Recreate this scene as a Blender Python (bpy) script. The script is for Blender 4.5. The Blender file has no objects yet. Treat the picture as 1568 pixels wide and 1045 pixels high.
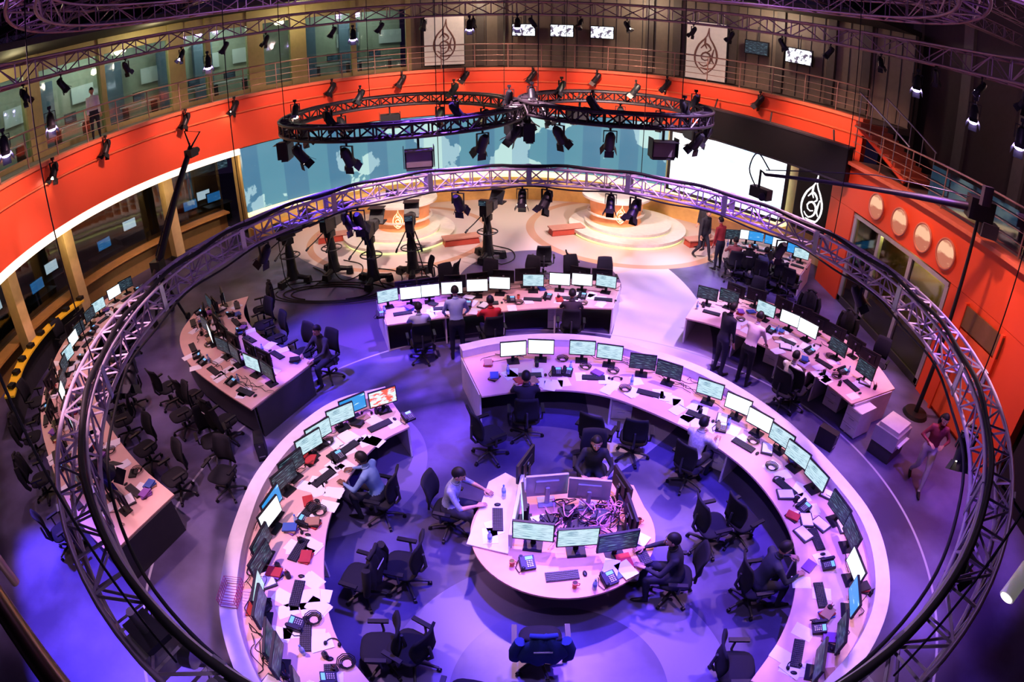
import bpy, bmesh, math, random
from mathutils import Vector, Matrix
random.seed(11)
pi=math.pi; sin=math.sin; cos=math.cos; rad=math.radians
V=Vector
CX,CY=-0.3,12.0
SC=bpy.context.scene
SC.view_settings.view_transform='Standard'
for lk in ('Medium High Contrast','AgX - Medium High Contrast'):
    try: SC.view_settings.look=lk; break
    except Exception: pass

# ------------------------------------------------------------------ materials
MC={}
def mat(name,col,rough=0.6,metal=0.0,emit=None,es=0.0,var=0.12,scale=6.0):
    if name in MC: return MC[name]
    m=bpy.data.materials.new(name); m.use_nodes=True
    nt=m.node_tree; b=nt.nodes['Principled BSDF']
    b.inputs['Roughness'].default_value=rough; b.inputs['Metallic'].default_value=metal
    tc=nt.nodes.new('ShaderNodeTexCoord'); nz=nt.nodes.new('ShaderNodeTexNoise'); nz.inputs['Scale'].default_value=scale
    nt.links.new(tc.outputs['Object'],nz.inputs['Vector'])
    mx=nt.nodes.new('ShaderNodeMix'); mx.data_type='RGBA'
    c=V(col[:3]); mx.inputs[6].default_value=(*(c*(1-var)),1); mx.inputs[7].default_value=(*[min(1,x) for x in c*(1+var)],1)
    nt.links.new(nz.outputs['Fac'],mx.inputs[0]); nt.links.new(mx.outputs[2],b.inputs['Base Color'])
    if emit:
        b.inputs['Emission Color'].default_value=(*emit,1); b.inputs['Emission Strength'].default_value=es
    MC[name]=m; return m
def glassmat(name,tint=(0.8,0.9,0.9),op=0.12):
    if name in MC: return MC[name]
    m=bpy.data.materials.new(name); m.use_nodes=True; nt=m.node_tree; nt.nodes.clear()
    o=nt.nodes.new('ShaderNodeOutputMaterial'); t=nt.nodes.new('ShaderNodeBsdfTransparent'); g=nt.nodes.new('ShaderNodeBsdfGlossy'); mx=nt.nodes.new('ShaderNodeMixShader')
    t.inputs[0].default_value=(*tint,1); g.inputs['Roughness'].default_value=0.05; mx.inputs[0].default_value=op
    nt.links.new(t.outputs[0],mx.inputs[1]); nt.links.new(g.outputs[0],mx.inputs[2]); nt.links.new(mx.outputs[0],o.inputs[0])
    MC[name]=m; return m
def screenmat(name,bg,fg,strength,rows=26.0,th=0.5):
    if name in MC: return MC[name]
    m=bpy.data.materials.new(name); m.use_nodes=True; nt=m.node_tree; b=nt.nodes['Principled BSDF']
    b.inputs['Base Color'].default_value=(0.02,0.02,0.02,1); b.inputs['Roughness'].default_value=0.3
    tc=nt.nodes.new('ShaderNodeTexCoord'); mp=nt.nodes.new('ShaderNodeMapping'); nt.links.new(tc.outputs['Object'],mp.inputs[0])
    mp.inputs['Scale'].default_value=(6,1,rows*2); nz=nt.nodes.new('ShaderNodeTexNoise'); nz.inputs['Scale'].default_value=1.0; nz.inputs['Detail'].default_value=3
    nt.links.new(mp.outputs[0],nz.inputs['Vector'])
    cr=nt.nodes.new('ShaderNodeValToRGB'); cr.color_ramp.elements[0].position=th; cr.color_ramp.elements[1].position=th+0.08
    cr.color_ramp.elements[0].color=(*bg,1); cr.color_ramp.elements[1].color=(*fg,1)
    nt.links.new(nz.outputs['Fac'],cr.inputs[0]); nt.links.new(cr.outputs[0],b.inputs['Emission Color']); b.inputs['Emission Strength'].default_value=strength
    MC[name]=m; return m

BLK=mat('black_plastic',(0.016,0.016,0.02),0.45)
DGR=mat('dark_grey_plastic',(0.06,0.06,0.07),0.5)
SIL=mat('silver_plastic',(0.45,0.45,0.5),0.35,0.3)
MET=mat('brushed_metal',(0.5,0.5,0.52),0.35,0.8)
CHR=mat('chrome',(0.7,0.7,0.72),0.15,1.0)
WHT=mat('white_laminate',(0.70,0.66,0.70),0.45)
WOOD=mat('pale_maple_desktop',(0.72,0.50,0.42),0.42,var=0.1,scale=3)
WOODI=mat('island_maple_desktop',(0.74,0.42,0.24),0.4,var=0.18,scale=3)
WOOD2=mat('honey_wood',(0.62,0.36,0.14),0.4,var=0.2,scale=4)
CREAM=mat('cream_plaster',(0.72,0.56,0.30),0.7)
TRUSS=mat('aluminium_truss',(0.52,0.46,0.54),0.4,0.35)
BTRUSS=mat('black_truss',(0.04,0.03,0.038),0.4,0.3)
FAB=mat('black_fabric',(0.018,0.018,0.024),0.9)
ORG=mat('orange_paint',(0.86,0.125,0.05),0.5,var=0.14,scale=.35)
GRYW=mat('grey_panel',(0.20,0.18,0.16),0.6)
PAPER=mat('paper',(0.85,0.85,0.85),0.8,var=0.05)
CABLE=mat('black_cable',(0.01,0.01,0.01),0.6)
S_WHT=screenmat('screen_white_document',(0.85,0.94,1),(0.35,0.55,0.8),1.45,40,0.58)
S_CYN=screenmat('screen_pale_table',(0.50,0.68,0.74),(0.14,0.28,0.36),1.05,50,0.53)
S_DRK=screenmat('screen_dark_desktop',(0.02,0.035,0.055),(0.25,0.42,0.5),0.6,40,0.55)
S_BLU=screenmat('screen_blue_desktop',(0.04,0.3,0.7),(0.5,0.75,0.85),1.0,14,0.6)
S_TV=screenmat('screen_news_broadcast',(0.7,0.12,0.08),(0.6,0.7,0.8),1.2,8,0.45)
LENS=mat('lamp_lens_violet',(0.5,0.4,0.9),0.2,0,(0.62,0.45,1.0),30)
LENSW=mat('lamp_lens_warm',(0.9,0.8,0.6),0.2,0,(1,0.78,0.6),22)
LENSD=mat('lamp_lens_off',(0.1,0.1,0.12),0.1)
GLASS=glassmat('window_glass',(.75,.85,.85),.14)

# ------------------------------------------------------------------ mesh builder
class MB:
    def __init__(s): s.v=[];s.f=[];s.mi=[];s.sm=[];s.mats=[]
    def m(s,mt):
        if mt not in s.mats: s.mats.append(mt)
        return s.mats.index(mt)
    def add(s,vs,fs,mt,smooth=False,M=None):
        o=len(s.v); i=s.m(mt)
        s.v+= [tuple(M@V(p)) if M is not None else tuple(p) for p in vs]
        for f in fs: s.f.append([o+k for k in f]); s.mi.append(i); s.sm.append(smooth)
    def box(s,c,d,mt,rz=0,M=None,taper=1.0,rx=0):
        x,y,z=d[0]/2,d[1]/2,d[2]/2; t=taper
        vs=[(-x,-y,-z),(x,-y,-z),(x,y,-z),(-x,y,-z),(-x*t,-y*t,z),(x*t,-y*t,z),(x*t,y*t,z),(-x*t,y*t,z)]
        T=Matrix.Translation(V(c))@Matrix.Rotation(rz,4,'Z')@Matrix.Rotation(rx,4,'X')
        if M is not None: T=M@T
        s.add(vs,[(3,2,1,0),(4,5,6,7),(0,1,5,4),(1,2,6,5),(2,3,7,6),(3,0,4,7)],mt,False,T)
    def tube(s,path,r,mt,n=8,closed=False,caps=True,M=None,el=None):
        P=[V(p) for p in path]; k=len(P)
        rs=r if isinstance(r,(list,tuple)) else [r]*k
        vs=[];up=None
        for i,p in enumerate(P):
            a=P[(i-1)%k] if (closed or i>0) else P[i]; b=P[(i+1)%k] if (closed or i<k-1) else P[i]
            t=(b-a); t=t.normalized() if t.length>1e-9 else V((0,0,1))
            if el is not None: u=V(el)
            else: u=V((0,0,1)) if abs(t.z)<0.9 else V((1,0,0))
            if up is not None and el is None: u=up
            x=u-t*u.dot(t)
            if x.length<1e-6: x=t.orthogonal()
            x.normalize(); up=x; y=t.cross(x)
            rr=rs[i]; ra,rb=(rr if isinstance(rr,(list,tuple)) else (rr,rr))
            for j in range(n):
                q=2*pi*j/n; vs.append(p+x*cos(q)*ra+y*sin(q)*rb)
        fs=[]
        for i in range(k if closed else k-1):
            for j in range(n):
                a=i*n+j;b=i*n+(j+1)%n;c=((i+1)%k)*n+(j+1)%n;d=((i+1)%k)*n+j
                fs.append((a,b,c,d))
        s.add(vs,fs,mt,n>5,M)
        if caps and not closed:
            s.add(vs[:n],[tuple(range(n-1,-1,-1))],mt,False,M); s.add(vs[-n:],[tuple(range(n))],mt,False,M)
    def cyl(s,a,b,r0,r1,mt,n=12,M=None): s.tube([a,b],[r0,r1],mt,n,M=M)
    def sph(s,c,r,mt,nu=12,nv=8,M=None,fn=None):
        vs=[];fs=[]
        if not isinstance(r,(list,tuple)): r=(r,r,r)
        for i in range(nv+1):
            th=pi*i/nv
            for j in range(nu):
                ph=2*pi*j/nu; p=V((r[0]*sin(th)*cos(ph),r[1]*sin(th)*sin(ph),r[2]*cos(th)))
                if fn: p=fn(p)
                vs.append(V(c)+p)
        for i in range(nv):
            for j in range(nu): fs.append((i*nu+j,(i+1)*nu+j,(i+1)*nu+(j+1)%nu,i*nu+(j+1)%nu))
        s.add(vs,fs,mt,True,M)
    def prism(s,poly,z0,z1,mt,M=None,smooth=False):
        n=len(poly); vs=[(p[0],p[1],z0) for p in poly]+[(p[0],p[1],z1) for p in poly]
        fs=[tuple(range(n-1,-1,-1)),tuple(range(n,2*n))]+[(i,(i+1)%n,n+(i+1)%n,n+i) for i in range(n)]
        s.add(vs,fs,mt,smooth,M)
    def ribbon(s,A,B,z0,z1,mt,closed=False):
        n=len(A); vs=[]
        for a,b in zip(A,B): vs+=[(a[0],a[1],z0),(a[0],a[1],z1),(b[0],b[1],z1),(b[0],b[1],z0)]
        fs=[]
        for i in range(n if closed else n-1):
            o=i*4;p=((i+1)%n)*4
            fs+=[(o+0,o+1,p+1,p+0),(o+1,o+2,p+2,p+1),(o+2,o+3,p+3,p+2),(o+3,o+0,p+0,p+3)]
        if not closed: fs+=[(3,2,1,0),(4*n-4,4*n-3,4*n-2,4*n-1)]
        s.add(vs,fs,mt)
    def ann(s,c,r0,r1,z0,z1,mt,n=48,a0=0,a1=2*pi):
        cl=abs(a1-a0-2*pi)<1e-6; k=n if cl else n+1
        A=[(c[0]+r1*cos(a0+(a1-a0)*i/n),c[1]+r1*sin(a0+(a1-a0)*i/n)) for i in range(k)]
        B=[(c[0]+r0*cos(a0+(a1-a0)*i/n),c[1]+r0*sin(a0+(a1-a0)*i/n)) for i in range(k)]
        s.ribbon(A,B,z0,z1,mt,cl)
    def mesh(s,name):
        me=bpy.data.meshes.new(name); me.from_pydata(s.v,[],s.f)
        for m in s.mats: me.materials.append(m)
        me.polygons.foreach_set('material_index',s.mi); me.polygons.foreach_set('use_smooth',s.sm); me.update()
        bm=bmesh.new(); bm.from_mesh(me); bmesh.ops.recalc_face_normals(bm,faces=bm.faces); bm.to_mesh(me); bm.free()
        return me
    def obj(s,name,loc=(0,0,0),rz=0,bevel=0):
        o=bpy.data.objects.new(name,s.mesh(name)); SC.collection.objects.link(o); o.location=loc; o.rotation_euler=(0,0,rz)
        if bevel:
            b=o.modifiers.new('bevel','BEVEL'); b.width=bevel; b.segments=2; b.limit_method='ANGLE'; b.angle_limit=rad(40)
        return o
def inst(me,name,loc,rz=0,rx=0,ry=0,sc=1):
    o=bpy.data.objects.new(name,me); SC.collection.objects.link(o); o.location=loc; o.rotation_euler=(rx,ry,rz); o.scale=(sc,sc,sc); return o
def spline(pts,n):
    P=[V((p[0],p[1],p[2] if len(p)>2 else 0)) for p in pts]; out=[]
    Q=[P[0]*2-P[1]]+P+[P[-1]*2-P[-2]]
    for i in range(len(P)-1):
        a,b,c,d=Q[i:i+4]
        for k in range(12):
            t=k/12; out.append(0.5*((2*b)+(c-a)*t+(2*a-5*b+4*c-d)*t*t+(3*b-a-3*c+d)*t**3))
    out.append(P[-1]); L=[0]
    for i in range(1,len(out)): L.append(L[-1]+(out[i]-out[i-1]).length)
    res=[];j=0
    for k in range(n):
        s=L[-1]*k/(n-1)
        while j<len(L)-2 and L[j+1]<s: j+=1
        u=(s-L[j])/max(1e-9,L[j+1]-L[j]); res.append(out[j].lerp(out[j+1],min(1,u)))
    return res
def face_to(d): return math.atan2(d[0],-d[1])
def head_to(d): return math.atan2(d[1],d[0])-pi/2
def bearing(az,R):
    a=rad(az); d=V((sin(a),cos(a))); c=V((CX,CY)); b=d.dot(c); t=b+math.sqrt(b*b-c.dot(c)+R*R); p=d*t
    return p, math.atan2(p.y-CY,p.x-CX)
def pol(a,R): return (CX+R*cos(a),CY+R*sin(a))

# ------------------------------------------------------------------ camera
cd=bpy.data.cameras.new('camera'); cam=bpy.data.objects.new('camera',cd); SC.collection.objects.link(cam)
cam.location=(0,0,7.0); cam.rotation_euler=(rad(90-30.4),0,0)
cd.lens=18; cd.sensor_width=36; cd.sensor_fit='HORIZONTAL'; cd.clip_start=0.05; cd.clip_end=200
cd.type='PANO'
for tgt in (getattr(cd,'cycles',None),cd):
    try:
        tgt.panorama_type='FISHEYE_EQUISOLID'; tgt.fisheye_lens=20.66; tgt.fisheye_fov=rad(180)
    except Exception as e: pass
SC.camera=cam

# ------------------------------------------------------------------ floor with zones
def floormat():
    m=bpy.data.materials.new('carpet_and_studio_floor'); m.use_nodes=True; nt=m.node_tree; b=nt.nodes['Principled BSDF']
    N=nt.nodes; Lk=nt.links; tc=N.new('ShaderNodeTexCoord'); b.inputs['Roughness'].default_value=0.38
    def dist(c):
        d=N.new('ShaderNodeVectorMath'); d.operation='DISTANCE'; Lk.new(tc.outputs['Object'],d.inputs[0]); d.inputs[1].default_value=(c[0],c[1]-10,.1); return d.outputs['Value']
    def M(op,a,bb=0.0):
        n=N.new('ShaderNodeMath'); n.operation=op
        for i,q in enumerate((a,bb)):
            if isinstance(q,(int,float)): n.inputs[i].default_value=q
            else: Lk.new(q,n.inputs[i])
        return n.outputs[0]
    def inside(c,r): return M('LESS_THAN',dist(c),r)
    def annul(c,r0,r1): return M('MULTIPLY',M('GREATER_THAN',dist(c),r0),M('LESS_THAN',dist(c),r1))
    nz=N.new('ShaderNodeTexNoise'); nz.inputs['Scale'].default_value=0.6; nz.inputs['Detail'].default_value=5; Lk.new(tc.outputs['Object'],nz.inputs['Vector'])
    cr=N.new('ShaderNodeValToRGB'); cr.color_ramp.elements[0].position=.38; cr.color_ramp.elements[1].position=.66
    cr.color_ramp.elements[0].color=(0.065,0.055,0.12,1); cr.color_ramp.elements[1].color=(0.17,0.155,0.31,1); Lk.new(nz.outputs['Fac'],cr.inputs[0])
    cur=cr.outputs[0]
    def layer(mask,col):
        nonlocal cur
        mx=N.new('ShaderNodeMix'); mx.data_type='RGBA'; Lk.new(mask,mx.inputs[0]); Lk.new(cur,mx.inputs[6]); mx.inputs[7].default_value=(*col,1); cur=mx.outputs[2]
    sx=N.new('ShaderNodeSeparateXYZ'); Lk.new(tc.outputs['Object'],sx.inputs[0])
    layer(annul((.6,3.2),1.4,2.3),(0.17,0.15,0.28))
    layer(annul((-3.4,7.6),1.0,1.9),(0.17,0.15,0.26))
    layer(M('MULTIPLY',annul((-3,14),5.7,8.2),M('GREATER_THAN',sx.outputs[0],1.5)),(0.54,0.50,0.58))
    layer(inside((-1,23.2),8.4),(0.60,0.50,0.49))
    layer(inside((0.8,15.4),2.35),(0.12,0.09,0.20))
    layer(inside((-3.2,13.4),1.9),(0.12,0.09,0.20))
    layer(annul((4.2,20.0),3.4,3.7),(0.52,0.30,0.22))
    layer(annul((-4.0,19.4),3.1,3.35),(0.52,0.30,0.22))
    layer(inside((4.2,20.0),3.4),(0.56,0.45,0.41))
    layer(annul((0.6,5.9),6.55,6.60),(0.4,0.4,0.5))
    Lk.new(cur,b.inputs['Base Color']); return m
mb=MB(); mb.box((0,0,0),(44,44,0.2),floormat()); mb.obj('floor',(0,10,-.1))
mb=MB(); mb.box((0,10,11.1),(44,44,0.2),mat('ceiling_black',(0.012,0.01,0.012),0.9)); mb.obj('ceiling')

# ------------------------------------------------------------------ room shell
A0=rad(20); A1=rad(228)
mb=MB(); mb.ann((CX,CY),12.0,12.25,3.64,5.45,ORG,96,A0,A1)
mb.ann((CX,CY),11.9,12.3,5.45,5.56,mat('orange_cap',(0.7,0.2,0.1),0.5),96,A0,A1)
mb.ann((CX,CY),11.93,12.0,4.95,5.0,mat('orange_rib',(0.8,0.2,0.08),0.5),96,A0,A1)
mb.obj('balcony_parapet')
COVE=mat('cove_light_strip',(0.9,0.85,0.7),0.5,0,(1.0,0.90,0.70),1.3)
mb=MB(); mb.ann((CX,CY),12.02,12.2,3.40,3.62,COVE,80,rad(142),A1); mb.obj('trim_cove_light')
mb=MB(); mb.ann((CX,CY),12.27,15.2,5.2,5.43,mat('balcony_slab_grey',(0.22,0.17,0.15),0.6),96,A0,A1); mb.obj('balcony_floor')
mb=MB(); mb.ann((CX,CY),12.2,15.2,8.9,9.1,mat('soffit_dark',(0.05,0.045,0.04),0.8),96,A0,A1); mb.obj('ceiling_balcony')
aL=bearing(-9.8,14.8)[1]; aR=A0
mb=MB(); mb.ann((CX,CY),14.8,15.0,5.45,8.9,mat('gallery_wall_grey',(0.28,0.23,0.18),0.6),60,aR,aL)
for az in (-3,-1,13,15.6,21,25.5,30.5,34):
    p,a=bearing(az,14.75); mb.box((p.x,p.y,7.2),(0.35,0.25,3.4),mat('gallery_pilaster',(0.15,0.13,0.11),0.5),rz=a+pi/2)
for i in range(40):
    a=aR+(aL-aR)*i/39; mb.box((*pol(a,14.79),7.2),(0.03,0.04,3.4),DGR,rz=a+pi/2)
mb.obj('wall_balcony_back')
mb=MB()
mb.ann((CX,CY),18.2,18.4,5.2,8.9,mat('office_wall_cream',(0.46,0.47,0.38),0.7),60,aL,A1)
mb.ann((CX,CY),14.8,18.4,5.1,5.3,mat('office_floor',(0.2,0.2,0.22),0.7),60,aL,A1)
mb.ann((CX,CY),14.8,18.4,8.9,9.0,mat('office_ceiling',(0.5,0.5,0.5),0.8),60,aL,A1)
mb.obj('wall_office_back')
FRAME=mat('window_frame_olive',(0.46,0.38,0.19),0.5)
mb=MB()
for az in (-62,-54,-46.7,-39.5,-32.1,-29,-24.4,-20.3,-15,-9.8):
    p,a=bearing(az,14.8); wd=0.7 if az in (-46.7,-32.1,-24.4,-20.3) else 0.22
    mb.box((p.x,p.y,7.1),(wd,0.3,3.6),FRAME,rz=a+pi/2)
mb.ann((CX,CY),14.75,14.85,8.3,8.9,FRAME,60,aL,A1); mb.ann((CX,CY),14.75,14.85,5.43,5.6,FRAME,60,aL,A1)
mb.obj('window_frame_balcony')
mb=MB(); mb.ann((CX,CY),14.79,14.81,5.6,8.3,GLASS,60,aL,A1); mb.obj('window_1')
mb=MB()
for az in (-58,-50,-43,-36,-30.5,-27,-17,-13):
    p,a=bearing(az,16.8); mb.box((p.x,p.y,6.0),(1.6,0.7,0.05),WHT,rz=a+pi/2); mb.box((p.x,p.y,6.3),(0.55,0.05,0.4),BLK,rz=a+pi/2); mb.box((p.x-.04*cos(a),p.y-.04*sin(a),6.3),(0.5,0.02,0.35),S_DRK,rz=a+pi/2)
    for s in (-.7,.7): mb.box((p.x-s*sin(a),p.y+s*cos(a),5.65),(0.05,0.6,0.68),DGR,rz=a+pi/2)
    p,a=bearing(az+1.5,18.1); mb.box((p.x,p.y,7.1),(1.1,0.06,0.7),PAPER,rz=a+pi/2)
    p,a=bearing(az-2.5,18.0); mb.box((p.x,p.y,6.7),(.9,0.3,2.6),mat('cabinet_blue_grey',(.16,.22,.3),.6),rz=a+pi/2)
    p,a=bearing(az,17.2); mb.box((p.x,p.y,8.84),(1.2,.3,.06),mat('tube_light',(.9,.9,.9),.5,0,(.85,.95,1),5),rz=a+pi/2)
mb.obj('office_furniture')
aM0=bearing(15.2,12)[1]; aM1=rad(142)
def mapmat():
    m=bpy.data.materials.new('backlit_world_map'); m.use_nodes=True; nt=m.node_tree;N=nt.nodes;L=nt.links;b=N['Principled BSDF']
    tc=N.new('ShaderNodeTexCoord'); mp=N.new('ShaderNodeMapping'); mp.inputs['Scale'].default_value=(.50,.50,.46); mp.inputs['Location'].default_value=(4.2,0,.9); L.new(tc.outputs['Object'],mp.inputs[0])
    nz=N.new('ShaderNodeTexNoise'); nz.inputs['Scale'].default_value=1.0; nz.inputs['Detail'].default_value=5; nz.inputs['Roughness'].default_value=.5; L.new(mp.outputs[0],nz.inputs['Vector'])
    cr=N.new('ShaderNodeValToRGB'); e=cr.color_ramp.elements; e[0].position=.515;e[1].position=.523; e[0].color=(.085,.25,.33,1); e[1].color=(.42,.62,.60,1); L.new(nz.outputs['Fac'],cr.inputs[0])
    sx=N.new('ShaderNodeSeparateXYZ'); L.new(tc.outputs['Object'],sx.inputs[0])
    ma=N.new('ShaderNodeMath'); ma.operation='MULTIPLY'; ma.inputs[1].default_value=.7; L.new(sx.outputs[0],ma.inputs[0])
    fr=N.new('ShaderNodeMath'); fr.operation='FRACT'; L.new(ma.outputs[0],fr.inputs[0])
    cr2=N.new('ShaderNodeValToRGB'); f=cr2.color_ramp.elements; f[0].position=.49; f[1].position=.51; f[0].color=(.68,.74,.88,1); f[1].color=(1,1,1,1); L.new(fr.outputs[0],cr2.inputs[0])
    mx=N.new('ShaderNodeMix'); mx.data_type='RGBA'; mx.blend_type='MULTIPLY'; mx.inputs[0].default_value=1; L.new(cr.outputs[0],mx.inputs[6]); L.new(cr2.outputs[0],mx.inputs[7])
    b.inputs['Base Color'].default_value=(.05,.08,.09,1); b.inputs['Roughness'].default_value=.4
    L.new(mx.outputs[2],b.inputs['Emission Color']); b.inputs['Emission Strength'].default_value=1.0; return m
mb=MB(); mb.ann((CX,CY),11.95,12.09,1.15,3.6,mapmat(),80,aM0,aM1); mb.obj('world_map_wall')
mb=MB(); mb.ann((CX,CY),12.1,12.3,0,3.6,CREAM,80,A0,aM1)
mb.ann((CX,CY),11.7,12.1,0.95,1.1,mat('glowing_ledge',(0.9,0.85,0.55),0.5,0,(1,.85,.45),1.1),80,bearing(28,12)[1],aM1)
mb.ann((CX,CY),11.6,12.1,0.0,0.5,WOOD2,80,bearing(28,12)[1],aM1)
mb.obj('wall_back')
def skymat():
    m=bpy.data.materials.new('bright_video_wall'); m.use_nodes=True; nt=m.node_tree;N=nt.nodes;L=nt.links;b=N['Principled BSDF']
    tc=N.new('ShaderNodeTexCoord'); mp=N.new('ShaderNodeMapping'); mp.inputs['Scale'].default_value=(.4,.4,2.5); L.new(tc.outputs['Object'],mp.inputs[0]); nz=N.new('ShaderNodeTexNoise'); nz.inputs['Scale'].default_value=1.2; L.new(mp.outputs[0],nz.inputs['Vector'])
    cr=N.new('ShaderNodeValToRGB'); e=cr.color_ramp.elements; e[0].position=.35;e[1].position=.62; e[0].color=(.45,.68,.8,1); e[1].color=(.9,.97,1,1); L.new(nz.outputs['Fac'],cr.inputs[0]); L.new(cr.outputs[0],b.inputs['Emission Color']); b.inputs['Emission Strength'].default_value=1.3; return m
mb=MB(); p0=bearing(15.6,11.8)[0]; p1=bearing(27.4,11.8)[0]; mid=(p0+p1)/2; d=(p1-p0); ang=math.atan2(d.y,d.x)
mb.box((mid.x,mid.y,2.3),(d.length,0.08,2.3),skymat(),rz=ang)
for zz in (1.1,3.5): mb.box((mid.x,mid.y,zz),(d.length+.2,0.14,0.12),DGR,rz=ang)
for pp in (p0,p1): mb.box((pp.x,pp.y,2.3),(0.12,0.14,2.5),DGR,rz=ang)
mb.obj('video_wall_screen')
def emblem(mb,M,s,mt):
    t=0.05*s
    strokes=[[(-.05,-.95),(-.38,-.62),(-.46,-.2),(-.3,.25),(0,.6),(.1,.98)],[(.1,.98),(.12,.6),(.3,.3),(.46,-.1),(.4,-.55),(.1,-.9),(-.05,-.95)],
      [(-.3,-.5),(-.1,-.65),(.15,-.5),(.2,-.2),(.0,-.05),(-.2,-.2),(-.1,-.4),(.1,-.35)],[(-.22,.1),(0,.3),(.2,.1),(.05,-.05)],[(-.02,.6),(-.05,.3),(.03,.1)],[(.3,-.7),(.05,-.75),(-.2,-.72)],[(.32,.1),(.25,-.3),(.35,-.5)]]
    for st in strokes:
        P=spline([(x*s,0,z*s) for x,z in st],14); mb.tube(P,[(0.012,t*(1-.55*abs(2*i/13-1))) for i in range(14)],mt,6,M=M,el=(0,1,0))
def poster(name,az,R,zc,w,h,bg,fg,es):
    p,a=bearing(az,R); rz=face_to((-cos(a),-sin(a))); mb=MB()
    mb.box((0,0,0),(w,0.05,h),bg); mb.box((0,.02,0),(w+.08,0.05,h+.08),DGR)
    emblem(mb,Matrix.Translation((0,-.04,0.0)),es,fg); return mb.obj(name,(p.x,p.y,zc),rz)
POST=mat('poster_white',(0.7,0.6,0.54),0.5,0,(1,.8,.7),.22); PINK=mat('poster_emblem_brown',(0.38,0.2,0.17),0.6)
poster('wall_poster',-6.4,14.55,6.75,1.75,2.3,POST,PINK,1.0)
poster('wall_poster',18.4,14.55,6.75,1.75,2.5,POST,PINK,1.05)
poster('logo_panel',30.3,11.6,2.35,1.5,2.3,BLK,mat('emblem_white',(.8,.8,.8),.5,0,(1,1,1),1.0),0.95)
def wall_tv(az,zc,sm,w=1.05,h=.6,R=14.5):
    p,a=bearing(az,R); mb=MB(); mb.box((0,0,0),(w,0.09,h),BLK); mb.box((0,-.05,0),(w-.08,0.02,h-.08),sm); mb.box((0,.1,.0),(.3,.12,.2),DGR); mb.cyl((0,.1,0),(0,.1,.9),.02,.02,DGR); mb.obj('wall_television',(p.x,p.y,zc),face_to((-cos(a),-sin(a))))
NEWS=screenmat('screen_gallery_news',(0.85,0.9,0.95),(0.1,0.08,0.12),1.5,3,0.5)
for az in (1.1,4.7,8.5): wall_tv(az,7.15,NEWS)
wall_tv(27.3,7.15,NEWS,1.2,.65); wall_tv(23.2,7.2,S_DRK)
mb=MB(); mb.ann((CX,CY),14.2,14.5,0,0.85,mat('sill_tan',(0.4,0.26,0.10),0.6),60,aM1,A1); mb.ann((CX,CY),13.8,14.5,0.85,0.92,WOOD2,60,aM1,A1)
mb.ann((CX,CY),14.2,14.5,3.3,5.2,mat('lintel_dark',(0.1,.08,.07),.7),60,aM1,A1); mb.obj('wall_left')
for az in (-62,-52.7,-45.8,-34.6,-27.0):
    p,a=bearing(az,13.5); mb=MB(); mb.box((0,0,2.6),(.42,.4,5.18),CREAM); mb.box((0,0,.1),(.5,.48,.2),DGR); mb.box((0,-.21,2.6),(.08,.03,5.1),WHT); mb.obj('column',(p.x,p.y,0),a+pi/2,.01)
mb=MB(); mb.ann((CX,CY),14.35,14.38,0.93,3.29,glassmat('window_glass_dark',(.55,.6,.62),.12),60,aM1,A1); mb.obj('window_2')
mb=MB(); mb.ann((CX,CY),19.0,19.2,0,5.1,mat('control_room_wall',(0.06,.05,.045),.8),60,aM1,A1); mb.obj('wall_control_room')
mb=MB()
for i,az in enumerate((-58,-55,-50,-48,-42,-39,-32.5,-31,-30)):
    p,a=bearing(az,16.2+(i%2)*1.0); rz=a+pi/2; mb.box((p.x,p.y,.75),(1.5,.7,.05),DGR,rz=rz); mb.box((p.x,p.y,1.15),(.7,.05,.45),BLK,rz=rz)
    q=V((p.x-.05*cos(a),p.y-.05*sin(a))); mb.box((q.x,q.y,1.15),(.64,.03,.38),S_BLU if i%2==0 else S_WHT,rz=rz)
    mb.box((p.x,p.y,.37),(1.3,.5,.72),BLK,rz=rz)
    p,a=bearing(az+.8,18.8); mb.box((p.x,p.y,2.1),(1.1,.08,.65),S_DRK,rz=a+pi/2)
mb.obj('control_room_consoles')
XR=10.0
ORR=mat('orange_paint_right',(0.82,0.115,0.04),0.5,var=.1,scale=.5)
def wbox(name,c,d,m_): mb=MB(); mb.box(c,d,m_); mb.obj(name)
wbox('wall_right',(XR+.15,5.2,3.55),(.3,21.6,1.28),ORR)
wbox('wall_right',(XR+.15,7.85,1.45),(.3,3.5,2.9),ORR)
wbox('wall_right',(XR+.15,.8,1.45),(.3,10.0,2.9),mat('wall_dark_right',(.03,.025,.03),.8))
wbox('wall_right',(XR+.15,15.25,1.45),(.3,1.5,2.9),ORR)
wbox('trim_cap',(XR+.05,5.2,4.25),(.5,21.6,.1),mat('orange_cap',(.7,.2,.08),.5))
mb=MB(); mb.box((XR+2.45,4.7,4.05),(4.1,22.6,.2),mat('balcony_slab_grey',(0.25,0.2,0.18),0.6)); mb.obj('terrace_floor')
mb=MB(); mb.box((14.7,7,5.5),(.3,26,10.9),mat('wall_far_right_grey',(.10,.075,.07),.7)) 
for y in (6,9,12,15,18): mb.box((14.48,y,7),(.2,.5,5.6),GRYW)
mb.obj('wall_far_right')
mb=MB(); mb.box((XR+1.6,12,1.4),(.05,6,2.8),mat('lobby_wall',(.45,.34,.12),.6)); mb.obj('wall_lobby')
mb=MB()
for y in (9.75,11.4,13.0,14.4): mb.box((XR+.1,y,1.4),(.12,.14,2.7),SIL)
mb.box((XR+.1,12.1,2.8),(.12,4.8,.12),SIL); mb.box((XR+.1,12.1,.1),(.12,4.8,.2),DGR)
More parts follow.
